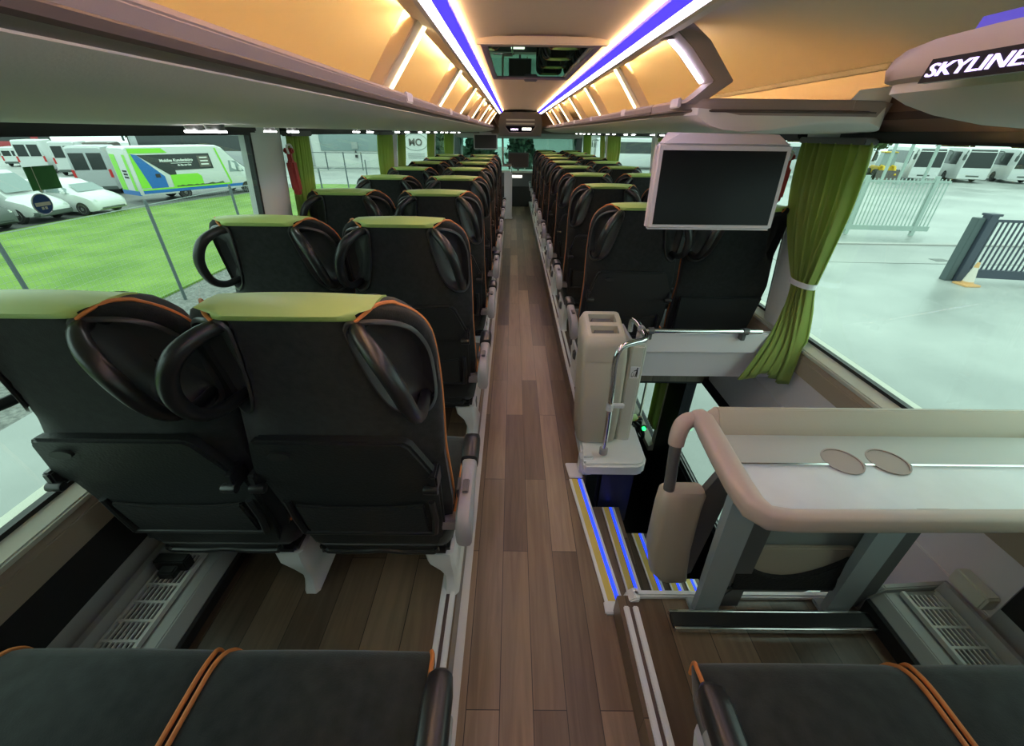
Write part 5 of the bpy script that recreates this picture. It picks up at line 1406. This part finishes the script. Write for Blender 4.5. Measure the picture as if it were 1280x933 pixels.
q = MB(); q.prism([(1.7, .1), (2.5, .05), (2.5, .15), (1.9, .3), (1.85, .95), (1.7, .95)], 'y', -1.0, 1.0); part('bucket', q, 'vdark', g, local=True)
for i, (x, lab) in enumerate([(35.6, 'thin pale mast left of the yellow loader'), (37.2, 'thin pale mast just behind the yellow loader'), (39.6, 'thin pale mast right of the yellow loader')]):
    q = MB(); q.tube([(x*.94, 41, ZG), (x*.94, 41, 2.6)], .13, 10); q.box(x*.94-.25, x*.94+.25, 40.75, 41.25, ZG, ZG+.08); solo('mast', q, 'galv', lab, 'mast', 'masts among the coaches')
g = thing('barred_gate', 'pale galvanised barred gate standing across the wet yard', 'gate', (15.6, 18.5, ZG))
def gate_pt(t, z, A, B): return (A[0]+(B[0]-A[0])*t, A[1]+(B[1]-A[1])*t, z)
def gbar(q, A, B, t0, t1, z0, z1, th):
    a = gate_pt(t0, 0, A, B); b = gate_pt(t1, 0, A, B); d = Vector((b[0]-a[0], b[1]-a[1], 0)).normalized(); n = Vector((-d.y, d.x, 0))*th/2
    q.add([(a[0]-n.x, a[1]-n.y, z0), (b[0]-n.x, b[1]-n.y, z0), (b[0]+n.x, b[1]+n.y, z0), (a[0]+n.x, a[1]+n.y, z0), (a[0]-n.x, a[1]-n.y, z1), (b[0]-n.x, b[1]-n.y, z1), (b[0]+n.x, b[1]+n.y, z1), (a[0]+n.x, a[1]+n.y, z1)], [(3, 2, 1, 0), (4, 5, 6, 7), (0, 1, 5, 4), (1, 2, 6, 5), (2, 3, 7, 6), (3, 0, 4, 7)])
A, B = (12.6, 18.75), (17.75, 18.3); Lg = 5.17
q = MB(); gbar(q, A, B, 0, 1, ZG+.22, ZG+.42, .10); part('bottom_beam', q, 'galv', g)
q = MB(); gbar(q, A, B, 0, 1, ZG+2.10, ZG+2.18, .06); part('top_beam', q, 'galv', g)
for k in range(34):
    q = MB(); t_ = (k+.5)/34; gbar(q, A, B, t_-.0045, t_+.0045, ZG+.4, ZG+2.25, .02); part('bar', q, 'galv', g)
for t_ in (.37, .89):
    q = MB(); gbar(q, A, B, t_-.014, t_+.014, ZG+.02, ZG+2.35, .12); part('post', q, 'galv', g)
q = MB(); q.box(14.1, 14.9, 20.1, 20.7, ZG, ZG+.85, .03); solo('dark_box', q, 'fence', 'dark box standing behind the pale barred gate', 'box')
g = thing('sliding_gate', 'dark blue grey sliding gate at the right window edge behind a traffic cone', 'gate', (15.5, 11.6, ZG))
A, B = (13.30, 12.05), (17.9, 11.3)
q = MB(); q.box(13.12, 13.36, 11.92, 12.16, ZG, ZG+1.85, .01); part('post', q, 'gate', g)
q = MB(); q.box(12.90, 13.10, 12.0, 12.22, ZG, ZG+1.78, .01); part('post', q, 'fence', g)
q = MB(); q.box(13.10, 13.42, 11.9, 12.2, ZG+1.84, ZG+1.90, .01); part('post_cap', q, 'gate', g)
q = MB(); gbar(q, A, B, 0, 1, ZG+.12, ZG+.36, .14); part('bottom_beam', q, 'gate', g)
q = MB(); gbar(q, A, B, 0, 1, ZG+1.68, ZG+1.75, .06); part('top_beam', q, 'gate', g)
for k in range(36):
    q = MB(); t_ = (k+.5)/36; gbar(q, A, B, t_-.004, t_+.004, ZG+.34, ZG+1.7, .03); part('bar', q, 'gate', g)
q = MB(); q.box(13.345, 13.365, 11.98, 12.06, ZG+1.25, ZG+1.36); part('plate', q, 'vwhite', g)
g = thing('traffic_cone', 'faded orange and white traffic cone at the foot of the dark gate post', 'cone', (13.15, 11.6, ZG))
q = MB(); q.box(12.93, 13.37, 11.38, 11.82, ZG, ZG+.05, .01); part('base', q, 'cone_o', g)
def cone_r(z): return .15-.115*(z/.66)
for i, (a, b, ma) in enumerate([(.05, .12, 'cone_o'), (.12, .52, 'cone_w'), (.52, .66, 'cone_o')]):
    q = MB(); q.lathe([(cone_r(a), ZG+a), (cone_r(b), ZG+b)], (13.15, 11.6, 0), n=18); part('band', q, ma, g)
# lower deck seat, curtain and button glimpsed through the stairwell
dup(rw, (.915, 2.98, -1.86), 0, 'black seat with green cap on the lower deck, glimpsed beside the bin plinth', 'lower deck seats')
g = thing('curtain', 'green curtain on the lower deck, glimpsed right of the waste bin', 'curtain', (1.15, 3.0, -1.1))
q = MB(); q.grid(lambda u, v: (1.19+.018*math.sin(u*30), 2.90+.16*u, -.12-.72*v), 40, 8); cl = part('cloth', q, 'curtain', g); md = cl.modifiers.new('t', 'SOLIDIFY'); md.thickness = .004
q = MB(); q.lathe([(0, 0), (.016, 0), (.016, .02), (0, .02)], (1.08, 2.86, -.80), 'y', 12); q.lathe([(0, .02), (.03, .02), (.03, .03), (0, .03)], (1.08, 2.86, -.80), 'y', 14, mi=1); solo('door_button', q, ['green_led', 'rubber'], 'small green glowing button by the lower door', 'button')
# ------------------------------------------------------------------ world and camera
w = D.worlds.new('overcast'); bpy.context.scene.world = w; w.use_nodes = True
N = w.node_tree.nodes; L = w.node_tree.links
bg = N['Background']; tc = N.new('ShaderNodeTexCoord'); sx = N.new('ShaderNodeSeparateXYZ'); rp = N.new('ShaderNodeValToRGB')
L.new(tc.outputs['Generated'], sx.inputs[0]); L.new(sx.outputs['Z'], rp.inputs['Fac']); L.new(rp.outputs['Color'], bg.inputs['Color'])
rp.color_ramp.elements[0].position = 0; rp.color_ramp.elements[0].color = (.70, .76, .80, 1)
rp.color_ramp.elements[1].position = .7; rp.color_ramp.elements[1].color = (1, 1, 1, 1)
bg.inputs['Strength'].default_value = 1.65
cam = D.cameras.new('camera'); co = D.objects.new('camera', cam); C.objects.link(co)
cam.sensor_fit = 'HORIZONTAL'; cam.sensor_width = 36; cam.lens = 510/1280*36; cam.clip_start = .02; cam.clip_end = 400
p, rho, yaw = R(30.5), R(.67), -.0034
# look along +y, pitched down, rolled so that the picture turns clockwise
m = Matrix.Rotation(yaw, 4, 'Z') @ Matrix.Rotation(PI/2-p, 4, 'X') @ Matrix.Rotation(rho, 4, 'Z')
m.translation = (-.105, 0, 1.45); co.matrix_world = m
sc = bpy.context.scene; sc.camera = co
sc.view_settings.view_transform = 'Standard'; sc.view_settings.look = 'None'
sc.view_settings.exposure = .88; sc.view_settings.gamma = 1; sc.view_settings.use_curve_mapping = False
cy = sc.cycles
cy.max_bounces = 10; cy.diffuse_bounces = 7; cy.glossy_bounces = 3; cy.transparent_max_bounces = 16; cy.transmission_bounces = 4
cy.sample_clamp_indirect = 4; cy.use_denoising = True; cy.caustics_reflective = False; cy.caustics_refractive = False
